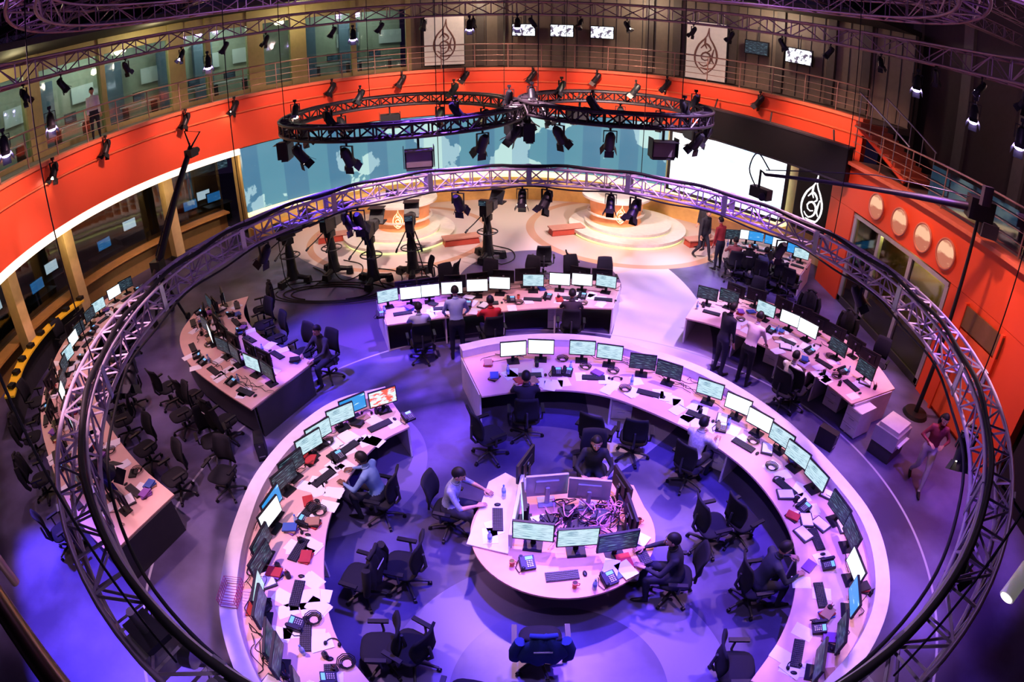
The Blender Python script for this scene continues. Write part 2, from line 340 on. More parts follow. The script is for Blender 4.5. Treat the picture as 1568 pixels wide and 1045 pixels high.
mb.box((XR+.1,12.1,1.4),(.02,4.7,2.6),glassmat('door_glass',(.6,.6,.5),.1)); mb.cyl((XR-.02,11.2,.9),(XR-.02,11.2,1.6),.02,.02,CHR); mb.cyl((XR-.02,12.8,.9),(XR-.02,12.8,1.6),.02,.02,CHR)
mb.obj('door_1')
mb=MB(); mb.box((XR-.04,8.1,1.15),(.06,1.3,2.1),mat('door_red',(.75,.14,.05),.5)); mb.box((XR-.05,8.1,2.5),(.06,1.5,.5),mat('transom_dark',(.20,.12,.06),.4)); mb.box((XR-.09,8.55,1.1),(.06,.06,.25),CHR)
for y in (7.4,8.8): mb.box((XR-.06,y,1.4),(.1,.08,2.8),ORR)
mb.obj('door_2')
PIC=screenmat('porthole_picture',(0.9,0.5,0.32),(0.5,0.16,0.1),.9,1.5,.5)
for y in (13.3,12.1,11.0,10.0):
    mb=MB(); mb.tube([(-.05,.36*cos(q),.36*sin(q)) for q in [2*pi*i/28 for i in range(28)]],.03,mat('porthole_rim',(.6,.25,.16),.4),8,True)
    mb.cyl((0,0,0),(-.05,0,0),.34,.34,PIC,28); mb.obj('round_wall_picture',(XR-.02,y,3.45))
mb=MB()
for i in range(9): mb.box((10.95+i*.05,15.6-i*.28,5.4-i*.13),(1.1,.3,.14),mat('stair_tread',(.45,.12,.06),.6))
for s in (-.55,.55):
    mb.tube([(10.95+s,15.7,6.4),(11.35+s,13.3,5.3)],.03,MET,6)
    for i in range(5): mb.cyl((10.95+s+i*.1,15.6-i*.56,5.4-i*.26),(10.95+s+i*.1,15.6-i*.56,6.38-i*.27),.018,.018,MET,6)
    mb.tube([(10.95+s,15.7,5.35),(11.35+s,13.3,4.25)],.07,ORR,4)
mb.obj('balcony_staircase')
RAIL=mat('rail_steel',(.5,.34,.28),.35,.7)
mb=MB()
for z,r in ((5.85,.012),(6.08,.012),(6.3,.012),(6.55,.028)):
    mb.tube([(*pol(A0+(A1-A0)*i/110,12.1),z) for i in range(111)],r,RAIL,6)
for i in range(34): 
    p=pol(A0+(A1-A0)*i/33,12.1); mb.cyl((*p,5.56),(*p,6.55),.022,.022,RAIL,6)
mb.obj('balcony_railing')
mb=MB()
for z,r in ((4.6,.012),(4.85,.012),(5.1,.012),(5.35,.028)): mb.tube([(XR+.15,-4,z),(XR+.15,15.4,z)],r,RAIL,6)
for i in range(14): mb.cyl((XR+.15,-4+i*1.48,4.3),(XR+.15,-4+i*1.48,5.35),.022,.022,RAIL,6)
mb.obj('terrace_railing')
mb=MB(); mb.box((XR+.24,8,4.8),(.02,7,.85),glassmat('balustrade_glass',(.6,.5,.7),.2)); mb.obj('glass_balustrade')
mb=MB(); mb.box((12.4,9,4.9),(1.6,.8,.06),WHT); mb.box((12.4,9.3,5.2),(.6,.05,.4),S_BLU); 
for x in (-.7,.7): mb.box((12.4+x,9,4.5),(.05,.7,.7),DGR)
mb.obj('terrace_table')
p0=bearing(18.3,11.3)[0]; p1=bearing(33.3,10.6)[0]; d=p1-p0; mid=(p0+p1)/2; ang=math.atan2(d.y,d.x)
mb=MB(); mb.box((mid.x,mid.y,4.15),(d.length,.35,1.05),BLK,rz=ang); mb.box((mid.x,mid.y,3.6),(d.length+.1,.4,.06),DGR,rz=ang); mb.box((mid.x,mid.y,4.7),(d.length+.1,.4,.06),DGR,rz=ang)
for s in (-.4,0,.4): mb.cyl((mid.x+d.x*s,mid.y+d.y*s,4.7),(mid.x+d.x*s+.3,mid.y+d.y*s+.6,5.0),.03,.03,DGR)
mb.obj('hanging_banner_display')
mb=MB(); mb.tube(spline([(-3.2,1.35,6.46),(-.78,.27,6.46),(-.45,.12,6.46),(.3,-.25,6.46)],24),.019,mat('handrail_bronze',(.35,.25,.17),.3,.9),10); mb.cyl((-1.8,.72,5.56),(-1.8,.72,6.46),.02,.02,RAIL); mb.obj('handrail')

# ------------------------------------------------------------------ trusses
def ring_truss(name,c,z,R,s,mt,n=96,nd=64,r=.022,rb=.013,mb=None,ex=1.0):
    own=mb is None; mb=mb or MB()
    ch=[(R-s/2,z-s/2),(R+s/2,z-s/2),(R+s/2,z+s/2),(R-s/2,z+s/2)]
    P=lambda k,a:(c[0]+ex*ch[k%4][0]*cos(a),c[1]+ch[k%4][0]*sin(a),ch[k%4][1])
    for k in range(4): mb.tube([P(k,2*pi*i/n) for i in range(n)],r,mt,6,True)
    for i in range(nd):
        a=2*pi*i/nd; b=2*pi*(i+1)/nd
        for k in range(4):
            mb.tube([P(k,a),P(k+1,a)],rb,mt,4,caps=False)
            mb.tube([P(k,a),P(k+1,b)] if i%2 else [P(k+1,a),P(k,b)],rb,mt,4,caps=False)
    return mb.obj(name) if own else mb
RC=(0.35,6.3); RR=5.6; RZ=4.0; EX=.95
def rp(a,dr=0): return (RC[0]+EX*(RR+dr)*cos(a),RC[1]+(RR+dr)*sin(a))
mb=ring_truss('x',RC,RZ,RR,.34,TRUSS,120,84,.027,.015,MB(),EX)
mb.tube([(*rp(a,-.14),RZ+.235+.02*sin(a*23)) for a in [2*pi*i/150 for i in range(150)]],.034,CABLE,6,True)
mb.tube([(*rp(a,-.26),RZ-.2+.03*sin(a*17)) for a in [2*pi*i/150 for i in range(150)]],.018,CABLE,6,True)
for a in [2*pi*i/16 for i in range(16)]:
    for s in (-.19,.19): mb.box((*rp(a,s),RZ),(.02,.1,.4),MET,rz=a)
HO=mat('hoist_grey',(.6,.58,.55),.5)   # chain hoist motors clamped to the ring
for aa in (4.22,4.36):
    x,y=rp(aa); mb.box((x,y,RZ+.02),(.34,.24,.28),HO,rz=aa); mb.cyl((x,y,RZ+.1),(x,y,RZ+.42),.035,.035,MET); mb.box((x,y,RZ+.2),(.2,.3,.05),DGR,rz=aa); mb.cyl((x+.18,y,RZ),(x+.27,y,RZ),.08,.08,MET)
mb.obj('lighting_truss_ring')
ring_truss('small_lighting_truss_ring',(-2.85,15.0),5.0,3.0,.3,BTRUSS,72,48,.04,.02)
ring_truss('small_lighting_truss_ring',(2.72,15.3),5.1,2.4,.3,BTRUSS,72,44,.04,.02)
PUR=mat('ceiling_truss_grey',(.28,.19,.24),.45,.4)
ring_truss('ceiling_truss_ring',(CX,CY),8.0,10.6,.5,PUR,110,70,.035,.02)
ring_truss('ceiling_truss_ring',(CX,CY),8.7,8.6,.45,PUR,100,60,.03,.018)
def line_truss(mb,a,b,s,mt,nd=16,r=.025,rb=.014):
    a=V(a);b=V(b);t=(b-a).normalized();x=t.cross(V((0,0,1))).normalized()*s/2;y=V((0,0,s/2))
    off=[-x-y,x-y,x+y,-x+y]
    for o in off: mb.tube([a+o,b+o],r,mt,5)
    for i in range(nd):
        p=a.lerp(b,i/nd);q=a.lerp(b,(i+1)/nd)
        for k in range(4): mb.tube([p+off[k],q+off[(k+1)%4]],rb,mt,4,caps=False); mb.tube([p+off[k],p+off[(k+1)%4]],rb,mt,4,caps=False)
mb=MB()
for i in range(12):
    a=2*pi*i/12; line_truss(mb,(CX+8.6*cos(a),CY+8.6*sin(a),9.3),(CX+14.0*cos(a),CY+14.0*sin(a),9.4),.35,PUR,12)
for y in (6,11,16,21): line_truss(mb,(-13,y,9.9),(13,y,9.9),.45,PUR,30)
mb.obj('ceiling_truss_grid')
mb=MB()
for i in range(8):
    a=2*pi*i/8+.35; x,y=rp(a); mb.cyl((x,y,RZ+.18),(x,y,10.9),.008,.008,CABLE,5)
for c,R in (((-2.85,15),3.0),((2.72,15.3),2.4)):
    for i in range(4):
        a=2*pi*i/4+.5; mb.cyl((c[0]+R*cos(a),c[1]+R*sin(a),5.2),(c[0]+R*cos(a),c[1]+R*sin(a),10.9),.01,.01,CABLE,5)
mb.obj('truss_suspension_cables')

# ------------------------------------------------------------------ spotlights
def spot_mesh(name,lens,s=1.0,body=BLK):
    mb=MB()
    mb.cyl((0,0,0),(0,0,-.1*s),.02,.02,BLK,6); mb.box((0,0,-.02),(.08,.05,.06),BLK)
    for x in (-.11*s,.11*s): mb.box((x,0,-.2*s),(.012,.04,.2*s),BLK)
    mb.box((0,0,-.1*s),(.23*s,.04,.012),BLK)
    M=Matrix.Translation((0,0,-.27*s))@Matrix.Rotation(rad(35),4,'X')
    mb.tube([(0,0,.17*s),(0,0,.1*s),(0,0,-.1*s),(0,0,-.17*s)],[.05*s,.085*s,.09*s,.1*s],body,12,M=M)
    mb.cyl((0,0,-.165*s),(0,0,-.178*s),.085*s,.085*s,lens,12,M=M)
    for k in range(4):
        Mk=M@Matrix.Rotation(k*pi/2,4,'Z')@Matrix.Translation((0,.115*s,-.22*s))@Matrix.Rotation(rad(25),4,'X'); mb.box((0,0,0),(.16*s,.006,.12*s),BLK,M=Mk)
    return mb.mesh(name)
SPV=spot_mesh('spotlight_violet',LENS); SPW=spot_mesh('spotlight_warm',LENSW); SPO=spot_mesh('spotlight_off',LENSD)
def softlight():
    mb=MB(); mb.box((0,0,-.15),(.05,.05,.3),BLK); mb.box((0,0,-.5),(.6,.2,.4),BLK); mb.box((0,-.02,-.72),(.55,.18,.05),DGR); mb.box((0,-.11,-.5),(.53,.02,.34),mat('diffuser',(.2,.18,.17),.6))
    for x in (-.32,.32): mb.box((x,-.05,-.45),(.015,.28,.45),BLK)
    mb.box((0,-.2,-.3),(.6,.2,.01),BLK); return mb.mesh('softlight')
SOFT=softlight()
for i in range(34):
    a=2*pi*i/34+random.uniform(-.05,.05)
    if sin(a)<-.75: continue
    inst(random.choice([SPV,SPO,SPW]) if i%3==0 else SPO,'spotlight',(CX+10.6*cos(a),CY+10.6*sin(a),7.74),random.uniform(0,6.28))
for az,z in ((.5,7.75),(-4,7.7),(-15,7.6),(-29,7.4),(-45,7.0),(-50,6.9),(45,7.2),(50,7.1),(52,7.3),(39,7.5)):
    p,a=bearing(az,10.3); inst(SPV,'spotlight',(p.x,p.y,z),head_to((p.x,p.y))+pi,sc=1.3)
for i in range(18):
    a=2*pi*i/18+.2
    if -2.3<a-2*pi<-.9 or i%3==2: continue
    inst(SPO if i%4 else SPW,'spotlight',(*rp(a),RZ-.2),random.uniform(0,6.28),sc=1.05)
for a in (1.15,1.5,1.85,2.25): inst(SPO,'spotlight',(*rp(a),RZ-.2),random.uniform(0,6),sc=1.2)
for c,R,z in (((-2.85,15),3.0,4.85),((2.72,15.3),2.4,4.95)):
    for i in range(12):
        a=2*pi*i/12+.3; me=SOFT if i%3==0 else random.choice([SPO,SPW,SPO])
        inst(me,'studio_softlight' if me is SOFT else 'spotlight',(c[0]+R*cos(a),c[1]+R*sin(a),z),a+pi/2+random.uniform(-.3,.3),sc=1.0 if me is SOFT else 1.35)
    for i in range(6):
        a=2*pi*i/6+.1; inst(SPW if i%3==0 else SPO,'spotlight',(c[0]+R*.93*cos(a),c[1]+R*.93*sin(a),z+.75),a,sc=1.1)
for i in range(13):
    a=rad(42+i*14)+random.uniform(-.05,.05); inst(SPW if i%3==1 else SPO,'spotlight',(*pol(a,11.75),5.6),a,sc=1.3)

# ------------------------------------------------------------------ stage
GLOW=mat('platform_glow',(.8,.85,.45),.5,0,(.75,.85,.35),1.0)
CREAMT=mat('stage_cream',(.70,.64,.60),.4)
def platform(c,R):
    mb=MB(); n=56; cir=lambda r:[(r*cos(2*pi*i/n),r*sin(2*pi*i/n)) for i in range(n)]
    mb.prism(cir(R-.06),0,.09,GLOW); mb.prism(cir(R),.09,.2,CREAMT); mb.prism(cir(R*.72),.2,.24,GLOW); mb.prism(cir(R*.74),.24,.34,CREAMT)
    return mb.obj('stage_platform',(c[0],c[1],0))
platform((4.2,20.0),2.15); platform((-4.0,19.4),2.0)
def anchor_desk(c):
    mb=MB(); W=mat('anchor_desk_orange',(.78,.34,.16),.4,0,(1,.35,.12),.12)
    mb.tube([(0,0,0),(0,0,.1),(0,0,.85),(0,0,.92)],[.95,.9,1.0,1.1],W,40)
    mb.ann((0,0),.7,1.25,.9,.98,CREAMT,48); mb.cyl((0,0,.9),(0,0,.96),.72,.72,mat('desk_glass_top',(.6,.55,.52),.15),40)
    mb.ann((0,0),.98,1.05,.3,.36,CREAMT,48)
    emblem(mb,Matrix.Translation((0,-1.0,.5)),.36,mat('emblem_cream',(.95,.85,.6),.4,0,(1,.85,.5),.7))
    mb.box((.5,.1,1.0),(.3,.22,.02),PAPER,rz=.3); mb.box((-.4,.2,1.1),(.4,.04,.25),BLK,rz=.2)
    return mb.obj('anchor_desk',(c[0],c[1],.34))
anchor_desk((3.75,20.1)); anchor_desk((-3.85,19.6))
for c in ((1.9,19.4),(6.6,18.6),(-6.3,19.0),(-1.7,18.4)):
    mb=MB(); mb.box((0,0,.12),(1.2,.4,.22),mat('bench_red',(.42,.07,.05),.5),taper=.94); mb.box((0,0,.25),(1.25,.45,.04),mat('bench_top',(.5,.25,.2),.5)); mb.obj('stage_step',(c[0],c[1],0),.3)

# ------------------------------------------------------------------ furniture meshes
def chair_mesh(jacket=None):
    mb=MB()
    for k in range(5):
        a=2*pi*k/5; mb.tube([(0,0,.13),(.16*cos(a),.16*sin(a),.12),(.31*cos(a),.31*sin(a),.085)],[.03,.024,.018],DGR,6)
        mb.cyl((.31*cos(a)-.02*sin(a),.31*sin(a)+.02*cos(a),.032),(.31*cos(a)+.02*sin(a),.31*sin(a)-.02*cos(a),.032),.032,.032,BLK,10)
    mb.cyl((0,0,.1),(0,0,.28),.03,.03,BLK,10); mb.cyl((0,0,.28),(0,0,.42),.02,.02,CHR,10); mb.box((0,0,.41),(.22,.26,.05),BLK)
    mb.sph((0,.02,.465),(.255,.25,.045),FAB,20,8,fn=lambda p:V((math.copysign(abs(p.x/.255)**.6*.255,p.x),math.copysign(abs(p.y/.25)**.6*.25,p.y),p.z)))
    n=7;vs=[];fs=[]
    for j in range(n+1):
        z=.58+.52*j/n; y=-.25-.06*(j/n)+.04*sin(pi*j/n)
        w=.22*(1-.18*abs(j/n-.45)**1.5*2)
        for i in range(9):
            x=-w+2*w*i/8; vs.append((x,y+.05*(x/.22)**2,z))
        for i in range(8,-1,-1):
            x=-w+2*w*i/8; vs.append((x,y+.05*(x/.22)**2-.035,z))
    for j in range(n):
        for i in range(18): fs.append((j*18+i,j*18+(i+1)%18,(j+1)*18+(i+1)%18,(j+1)*18+i))
    fs+=[tuple(range(17,-1,-1)),tuple(n*18+i for i in range(18))]
    mb.add(vs,fs,FAB,True)
    mb.tube([(0,-.05,.41),(0,-.25,.43),(0,-.32,.55),(0,-.31,.8)],[.03,.025,.025,.02],DGR,6)
    for s in (-1,1):
        mb.tube([(s*.2,0,.42),(s*.29,-.02,.45),(s*.3,-.02,.64)],.018,DGR,6); mb.box((s*.3,.02,.66),(.06,.27,.03),BLK)
    if jacket:
        mb.sph((0,-.31,.86),(.27,.075,.33),jacket,24,12,fn=lambda p:V((p.x*(1+.25*(-p.z)/.3),p.y+.02*sin(p.x*40),p.z)))
        for s in (-1,1): mb.tube([(s*.24,-.3,1.05),(s*.3,-.3,.85),(s*.31,-.26,.6),(s*.28,-.22,.5)],[.06,.06,.05,.045],jacket,10)
        mb.tube([(-.14,-.3,1.17),(0,-.33,1.2),(.14,-.3,1.17)],.03,jacket,8); mb.box((0,-.39,.95),(.2,.004,.03),PAPER)
    return mb.mesh('office_chair')
CHAIR=chair_mesh(); CHAIRJ=chair_mesh(mat('jacket_navy',(.03,.06,.2),.85)); CHAIRK=chair_mesh(mat('jacket_black',(.02,.02,.02),.85))
def monitor_mesh(name,scr,w=.52,h=.33,case=BLK):
    mb=MB(); z=.32
    mb.box((0,.02,.011),(.24,.2,.02),case); mb.tube([(0,.05,.02),(0,.06,z)],[(.035,.02),(.03,.015)],case,8)
    mb.box((0,0,z),(w,.035,h),case); mb.box((0,.028,z),(w*.6,.03,h*.55),case,taper=.9); mb.box((0,-.0185,z+.005),(w-.03,.004,h-.035),scr)
    mb.cyl((0,.044,z+.03),(0,.047,z+.03),.025,.025,SIL,12)
    return mb.mesh(name)
MON={k:monitor_mesh('computer_monitor_'+k,s) for k,s in dict(w=S_WHT,c=S_CYN,d=S_DRK,b=S_BLU,t=S_TV).items()}
MONL=monitor_mesh('computer_monitor_silver',S_CYN,.56,.36,SIL); MONT=monitor_mesh('computer_monitor_wide',S_WHT,.56,.36,BLK)
def kb_mesh():
    mb=MB(); mb.box((0,0,.016),(.44,.15,.018),BLK,rx=.05)
    for r in range(5):
        for c in range(14): mb.box((-.2+c*.0305,-.055+r*.028,.027+r*.0014),(.024,.021,.006),DGR)
    mb.sph((.3,0,.016),(.03,.05,.015),BLK,10,6); return mb.mesh('keyboard_and_mouse')
KB=kb_mesh()
def phone_mesh():
    mb=MB(); mb.box((0,0,.05),(.2,.2,.05),BLK,rx=.25); mb.box((-.07,0,.09),(.045,.2,.03),BLK,rx=.25); mb.sph((-.07,.085,.11),(.03,.03,.02),BLK,8,6); mb.sph((-.07,-.085,.07),(.03,.03,.02),BLK,8,6)
    mb.box((.03,.055,.092),(.1,.05,.005),mat('lcd_blue',(.1,.3,.5),.3,0,(.2,.5,.9),.8),rx=.25)
    for i in range(3):
        for j in range(4): mb.box((.0+i*.03,-.07+j*.025,.064+j*.007),(.02,.015,.008),SIL)
    mb.tube([(-.09,-.1,.06),(-.13,-.12,.02),(-.16,-.02,.015),(-.1,.1,.02)],.006,CABLE,5); return mb.mesh('desk_telephone')
PHONE=phone_mesh()
def ped_mesh():
    mb=MB(); mb.box((0,0,.34),(.42,.55,.62),WHT)
    for k in range(3): mb.box((0,-.28,.15+k*.2),(.39,.015,.18),WHT); mb.box((0,-.295,.2+k*.2),(.14,.012,.015),MET)
    for x in (-.17,.17):
        for y in (-.2,.2): mb.cyl((x,y,0),(x,y,.035),.02,.02,BLK,8)
    return mb.mesh('drawer_pedestal')
PED=ped_mesh()
def pc_mesh():
    mb=MB(); mb.box((0,0,.22),(.19,.42,.42),BLK); mb.box((0,-.215,.24),(.17,.01,.36),DGR); mb.cyl((0,-.22,.36),(0,-.225,.36),.02,.02,SIL,12); mb.box((0,-.22,.12),(.12,.01,.02),SIL)
    for x in (-.08,.08): mb.box((x,0,.006),(.02,.4,.012),BLK)
    return mb.mesh('computer_tower')
PC=pc_mesh()
def cup_mesh():
    mb=MB(); m=mat('cup_red',(.7,.15,.1),.4); mb.tube([(0,0,0),(0,0,.1)],[.028,.04],m,14); mb.tube([(.035,0,.08),(.065,0,.07),(.06,0,.035),(.033,0,.03)],.006,m,6); mb.cyl((0,0,.09),(0,0,.101),.034,.034,mat('coffee',(.05,.02,.01),.2),12); return mb.mesh('coffee_cup')
CUP=cup_mesh()
def bottle_mesh():
    mb=MB(); mb.tube([(0,0,0),(0,0,.14),(0,0,.17),(0,0,.2)],[.032,.032,.014,.013],mat('bottle_plastic',(.6,.7,.8),.1),12); mb.cyl((0,0,.2),(0,0,.215),.015,.015,mat('bottle_cap',(.1,.2,.7),.4),10); mb.cyl((0,0,.07),(0,0,.12),.033,.033,mat('bottle_label',(.2,.35,.8),.5),12); return mb.mesh('water_bottle')
BOT=bottle_mesh()
DZ=.76
def desk(name,outer,inner,n=40,rim=True,front=WHT,top=WOOD,support=5):
    O=spline(outer,n);I=spline(inner,n); mb=MB()
    mb.ribbon(O,I,DZ-.04,DZ,top)
    if rim:
        O2=[o.lerp(i,-.02) for o,i in zip(O,I)]
        R2=[o+(i-o).normalized()*.2 for o,i in zip(O,I)]
        mb.ribbon(O2,R2,DZ+.0,DZ+.14,WHT); mb.ribbon([o-(i-o).normalized()*.06 for o,i in zip(O,I)],R2,DZ+.14,DZ+.17,WHT)
    if front: mb.ribbon([o+(i-o).normalized()*.06 for o,i in zip(O,I)],[o+(i-o).normalized()*.1 for o,i in zip(O,I)],.08,DZ-.04,front)
    for k in range(support):
        j=round(k*(n-1)/(support-1)); j=min(max(j,0),n-1); a=O[j];b=I[j]; d=b-a; c=a+d*.5
        mb.box((c.x,c.y,(DZ-.04)/2),(d.length*.86,.04,DZ-.04),front or WHT,rz=math.atan2(d.y,d.x))
    mb.obj(name,bevel=.006); return O,I
def at(OI,t,k):
    O,I=OI;n=len(O);x=t*(n-1);j=min(int(x),n-2);u=x-j;o=O[j].lerp(O[j+1],u);i=I[j].lerp(I[j+1],u); d=(i-o)
    tg=(O[min(j+2,n-1)]-O[max(j-1,0)]).normalized()
    return o.lerp(i,k),d.normalized(),tg
def station(OI,t,mons='ww',km=.36,kk=.72,chair=True,cd=.42,jit=.25,kbd=True,phone=None,ped=False,flip=False):
    p,d,tg=at(OI,t,km); n=len(mons); D=.55
    if flip: d=-d
    for i,c in enumerate(mons):
        off=(i-(n-1)/2)*D; q=p+tg*off
        dd=(d- tg*off*.35).normalized()
        inst(MON[c] if c in MON else (MONT if c=='W' else MONL),'computer_monitor',(q.x,q.y,DZ),face_to(dd)+random.uniform(-.1,.1))
    p2,_,tg=at(OI,t,kk)
    if kbd: inst(KB,'computer_keyboard',(p2.x,p2.y,DZ),face_to(d)+random.uniform(-.1,.1))
    if phone is None: phone=random.random()<.65
    if phone: 
        q=p2+tg*.52*random.choice((-1,1)); inst(PHONE,'desk_telephone',(q.x,q.y,DZ),face_to(d)+random.uniform(-.3,.3))
    q=p2-tg*random.uniform(.35,.5)-d*.12
    if random.random()<.4: 
        cupq=random.random()<.5; inst(CUP if cupq else BOT,'coffee_cup' if cupq else 'water_bottle',(q.x,q.y,DZ),random.uniform(0,6))
    if chair:
        p3,_,tg=at(OI,t,0.0 if flip else 1.0); q=p3+d*cd; inst(random.choice([CHAIR,CHAIR,CHAIRK]),'office_chair',(q.x,q.y,0),head_to(-d)+random.uniform(-jit,jit))
    if ped:
        p4,_,tg=at(OI,t,.66); q=p4+tg*.6; inst(PED,'drawer_pedestal',(q.x,q.y,0),face_to(d))
def papers(OI,n,k0=.5,k1=.97):
    mb=MB()
    for i in range(n):
        p,d,tg=at(OI,random.uniform(.03,.97),random.uniform(k0,k1)); r=face_to(d)+random.uniform(-.5,.5)
        for s in range(random.choice((1,1,2,4))): mb.box((p.x+random.uniform(-.02,.02),p.y+random.uniform(-.02,.02),DZ+.003+s*.003),(.21,.297,.002),PAPER,rz=r+random.uniform(-.15,.15))
    mb.obj('paper_sheets')
def cables(OI,n):
    mb=MB()
    for i in range(n):
        t=random.uniform(.03,.97); p,d,tg=at(OI,t,random.uniform(.2,.4)); P=[]
        for k in range(6): P.append((p.x+tg.x*(k-2.5)*.12+random.uniform(-.08,.08),p.y+tg.y*(k-2.5)*.12+random.uniform(-.08,.08),DZ+.012+random.uniform(0,.04)))
        mb.tube(spline(P,18),.006,CABLE,5)
    mb.obj('desk_cables')
BK=[mat('book_'+n,c,.6) for n,c in (('red',(.45,.05,.05)),('blue',(.06,.12,.4)),('black',(.02,.02,.02)),('tan',(.4,.25,.15)),('violet',(.25,.1,.4)))]
def clutter(OI,n,k0=.12,k1=.95):
    mb=MB()
    for i in range(n):
        p,d,tg=at(OI,random.uniform(.03,.97),random.uniform(k0,k1)); r=random.uniform(0,3); k=random.random()
        if k<.4:
            for s in range(random.choice((1,2,3))): mb.box((p.x,p.y,DZ+.015+s*.026),(.16,.22,.024),random.choice(BK),rz=r+s*.3)
        elif k<.6:
            mb.tube([(p.x,p.y,DZ),(p.x,p.y,DZ+.1)],[.04,.04],BLK,10)
            for s in range(4): mb.cyl((p.x,p.y,DZ+.02),(p.x+random.uniform(-.03,.03),p.y+random.uniform(-.03,.03),DZ+.16),.004,.004,random.choice(BK),5)
        elif k<.75:
            mb.tube([(p.x+.09*cos(q),p.y+.09*sin(q),DZ+.02) for q in [pi*j/8 for j in range(9)]],.008,BLK,6)
            for s in (0,pi): mb.sph((p.x+.09*cos(s),p.y+.09*sin(s),DZ+.03),(.025,.035,.028),BLK,8,6)
        elif k<.9: mb.tube([(p.x+(.06+.002*j)*cos(j*.7),p.y+(.06+.002*j)*sin(j*.7),DZ+.008+.0015*j) for j in range(34)],.007,CABLE,5)
        else:
            mb.box((p.x,p.y,DZ+.02),(.3,.22,.03),DGR,rz=r); mb.box((p.x,p.y,DZ+.04),(.26,.18,.012),PAPER,rz=r+.05)
    mb.obj('desk_stationery')

A=desk('curved_news_desk',[(-2.3,8.65),(-3.15,8.2),(-3.7,7.3),(-4.0,6.2),(-4.0,5.2),(-3.9,4.4),(-3.65,3.5),(-3.1,2.6),(-2.4,1.9)],[(-1.75,7.75),(-2.2,7.3),(-2.5,6.6),(-2.63,5.9),(-2.63,5.2),(-2.45,4.3),(-2.15,3.55),(-1.7,3.0),(-1.2,2.5)],56)
for t,m,c in ((.07,'tb',0),(.19,'cc',0),(.31,'cd',0),(.43,'db',0),(.54,'wd',1),(.66,'dc',0),(.77,'dd',1),(.88,'dd',0),(.96,'w',0)): station(A,t,m,chair=bool(c),km=.4,cd=.5)
papers(A,40); cables(A,34); clutter(A,46)
B=desk('curved_news_desk',[(-1.05,10.15),(-.3,10.45),(.7,10.6),(1.7,10.5),(2.6,10.1),(3.8,9.2),(4.8,7.7),(5.35,6.0),(5.5,4.8),(5.15,3.6),(4.5,2.8),(3.6,2.2)],[(-.55,8.65),(.1,8.8),(.9,8.85),(1.6,8.7),(2.2,8.35),(3.1,7.55),(3.75,6.6),(4.05,5.6),(4.05,4.7),(3.75,3.9),(3.35,3.3),(2.8,2.75)],72)
for t,m,c in ((.1,'ww',0),(.215,'cc',0),(.32,'dd',1),(.42,'c',0),(.52,'wwc',0),(.63,'cc',1),(.74,'dd',0),(.84,'wb',0),(.94,'dd',0)): station(B,t,m,chair=bool(c),km=.42,cd=.5,ped=t in(.215,.42))
papers(B,40); cables(B,34); clutter(B,44)
D_=desk('curved_news_desk',[(-3.35,12.8),(-2.2,13.1),(-.8,13.45),(.6,13.75),(1.8,13.8),(2.8,13.6)],[(-2.8,11.35),(-1.9,11.6),(-.9,11.85),(.3,12.1),(1.3,12.2),(2.35,12.15)],40,rim=False)
for t,m,c in ((.08,'cw',0),(.25,'ww',0),(.45,'ww',0),(.64,'c',0),(.8,'ww',0),(.95,'c',0)): station(D_,t,m,chair=bool(c),km=.45,ped=t in(.64,))
for t,m in ((.16,'dd'),(.36,'dd'),(.56,'dd'),(.88,'dd')): station(D_,t,m,km=.22,kk=.1,flip=True,chair=False,kbd=False,phone=False)
papers(D_,22); cables(D_,12); clutter(D_,16)
for t in (.3,.45,.62,.8,.93):
    p,d,tg=at(D_,t,-.35); inst(CHAIR,'office_chair',(p.x,p.y,0),head_to(d)+random.uniform(-.5,.5))
E_=desk('curved_news_desk',[(5.0,13.3),(6.2,12.9),(7.3,12.0),(8.0,10.8),(8.35,9.7),(8.3,8.6)],[(4.05,11.7),(4.75,11.3),(5.45,10.6),(6.05,9.8),(6.5,8.95),(6.8,8.15)],40,rim=False)
for t,m,c in ((.1,'dd',0),(.33,'c',0),(.5,'wW',0),(.72,'d',1),(.9,'d',0)): station(E_,t,m,chair=bool(c),km=.5,ped=True)
for t in (.2,.42,.6,.8): station(E_,t,'dd',km=.25,kk=.1,flip=True)
papers(E_,26); clutter(E_,24); cables(E_,10)
F_=desk('curved_news_desk',[(7.0,17.6),(8.2,17.6),(9.2,16.9),(9.6,15.8)],[(6.9,16.1),(7.6,15.9),(8.1,15.4),(8.5,14.5)],24,rim=False)
for t,m in ((.12,'dw'),(.4,'bb'),(.68,'wb'),(.9,'c')): station(F_,t,m,km=.5)
papers(F_,12)
G_=desk('curved_news_desk',[(-8.3,12.2),(-8.1,10.9),(-7.2,9.7),(-6.0,8.8),(-4.9,8.1)],[(-7.0,13.0),(-6.7,12.0),(-5.9,11.0),(-5.1,10.4),(-4.1,9.8)],30,rim=False,front=DGR)
for t,m in ((.1,'cd'),(.32,'dc'),(.55,'cd'),(.8,'dd')): station(G_,t,m,km=.58,kk=.85)
for t,m in ((.15,'dd'),(.4,'dw'),(.66,'dd'),(.9,'cd')): station(G_,t,m,km=.42,kk=.15,flip=True,chair=t>.5)
papers(G_,26,.03,.97); cables(G_,22); clutter(G_,26)
H_=desk('curved_news_desk',[(-12.2,14.2),(-12.5,12.2),(-12.0,10.0),(-10.6,7.6),(-8.8,5.9),(-7.3,4.8),(-6.1,4.2)],[(-11.0,13.6),(-11.1,12.0),(-10.6,10.2),(-9.3,8.4),(-7.9,7.2),(-6.6,6.3),(-5.5,5.7)],48,rim=False,front=DGR)
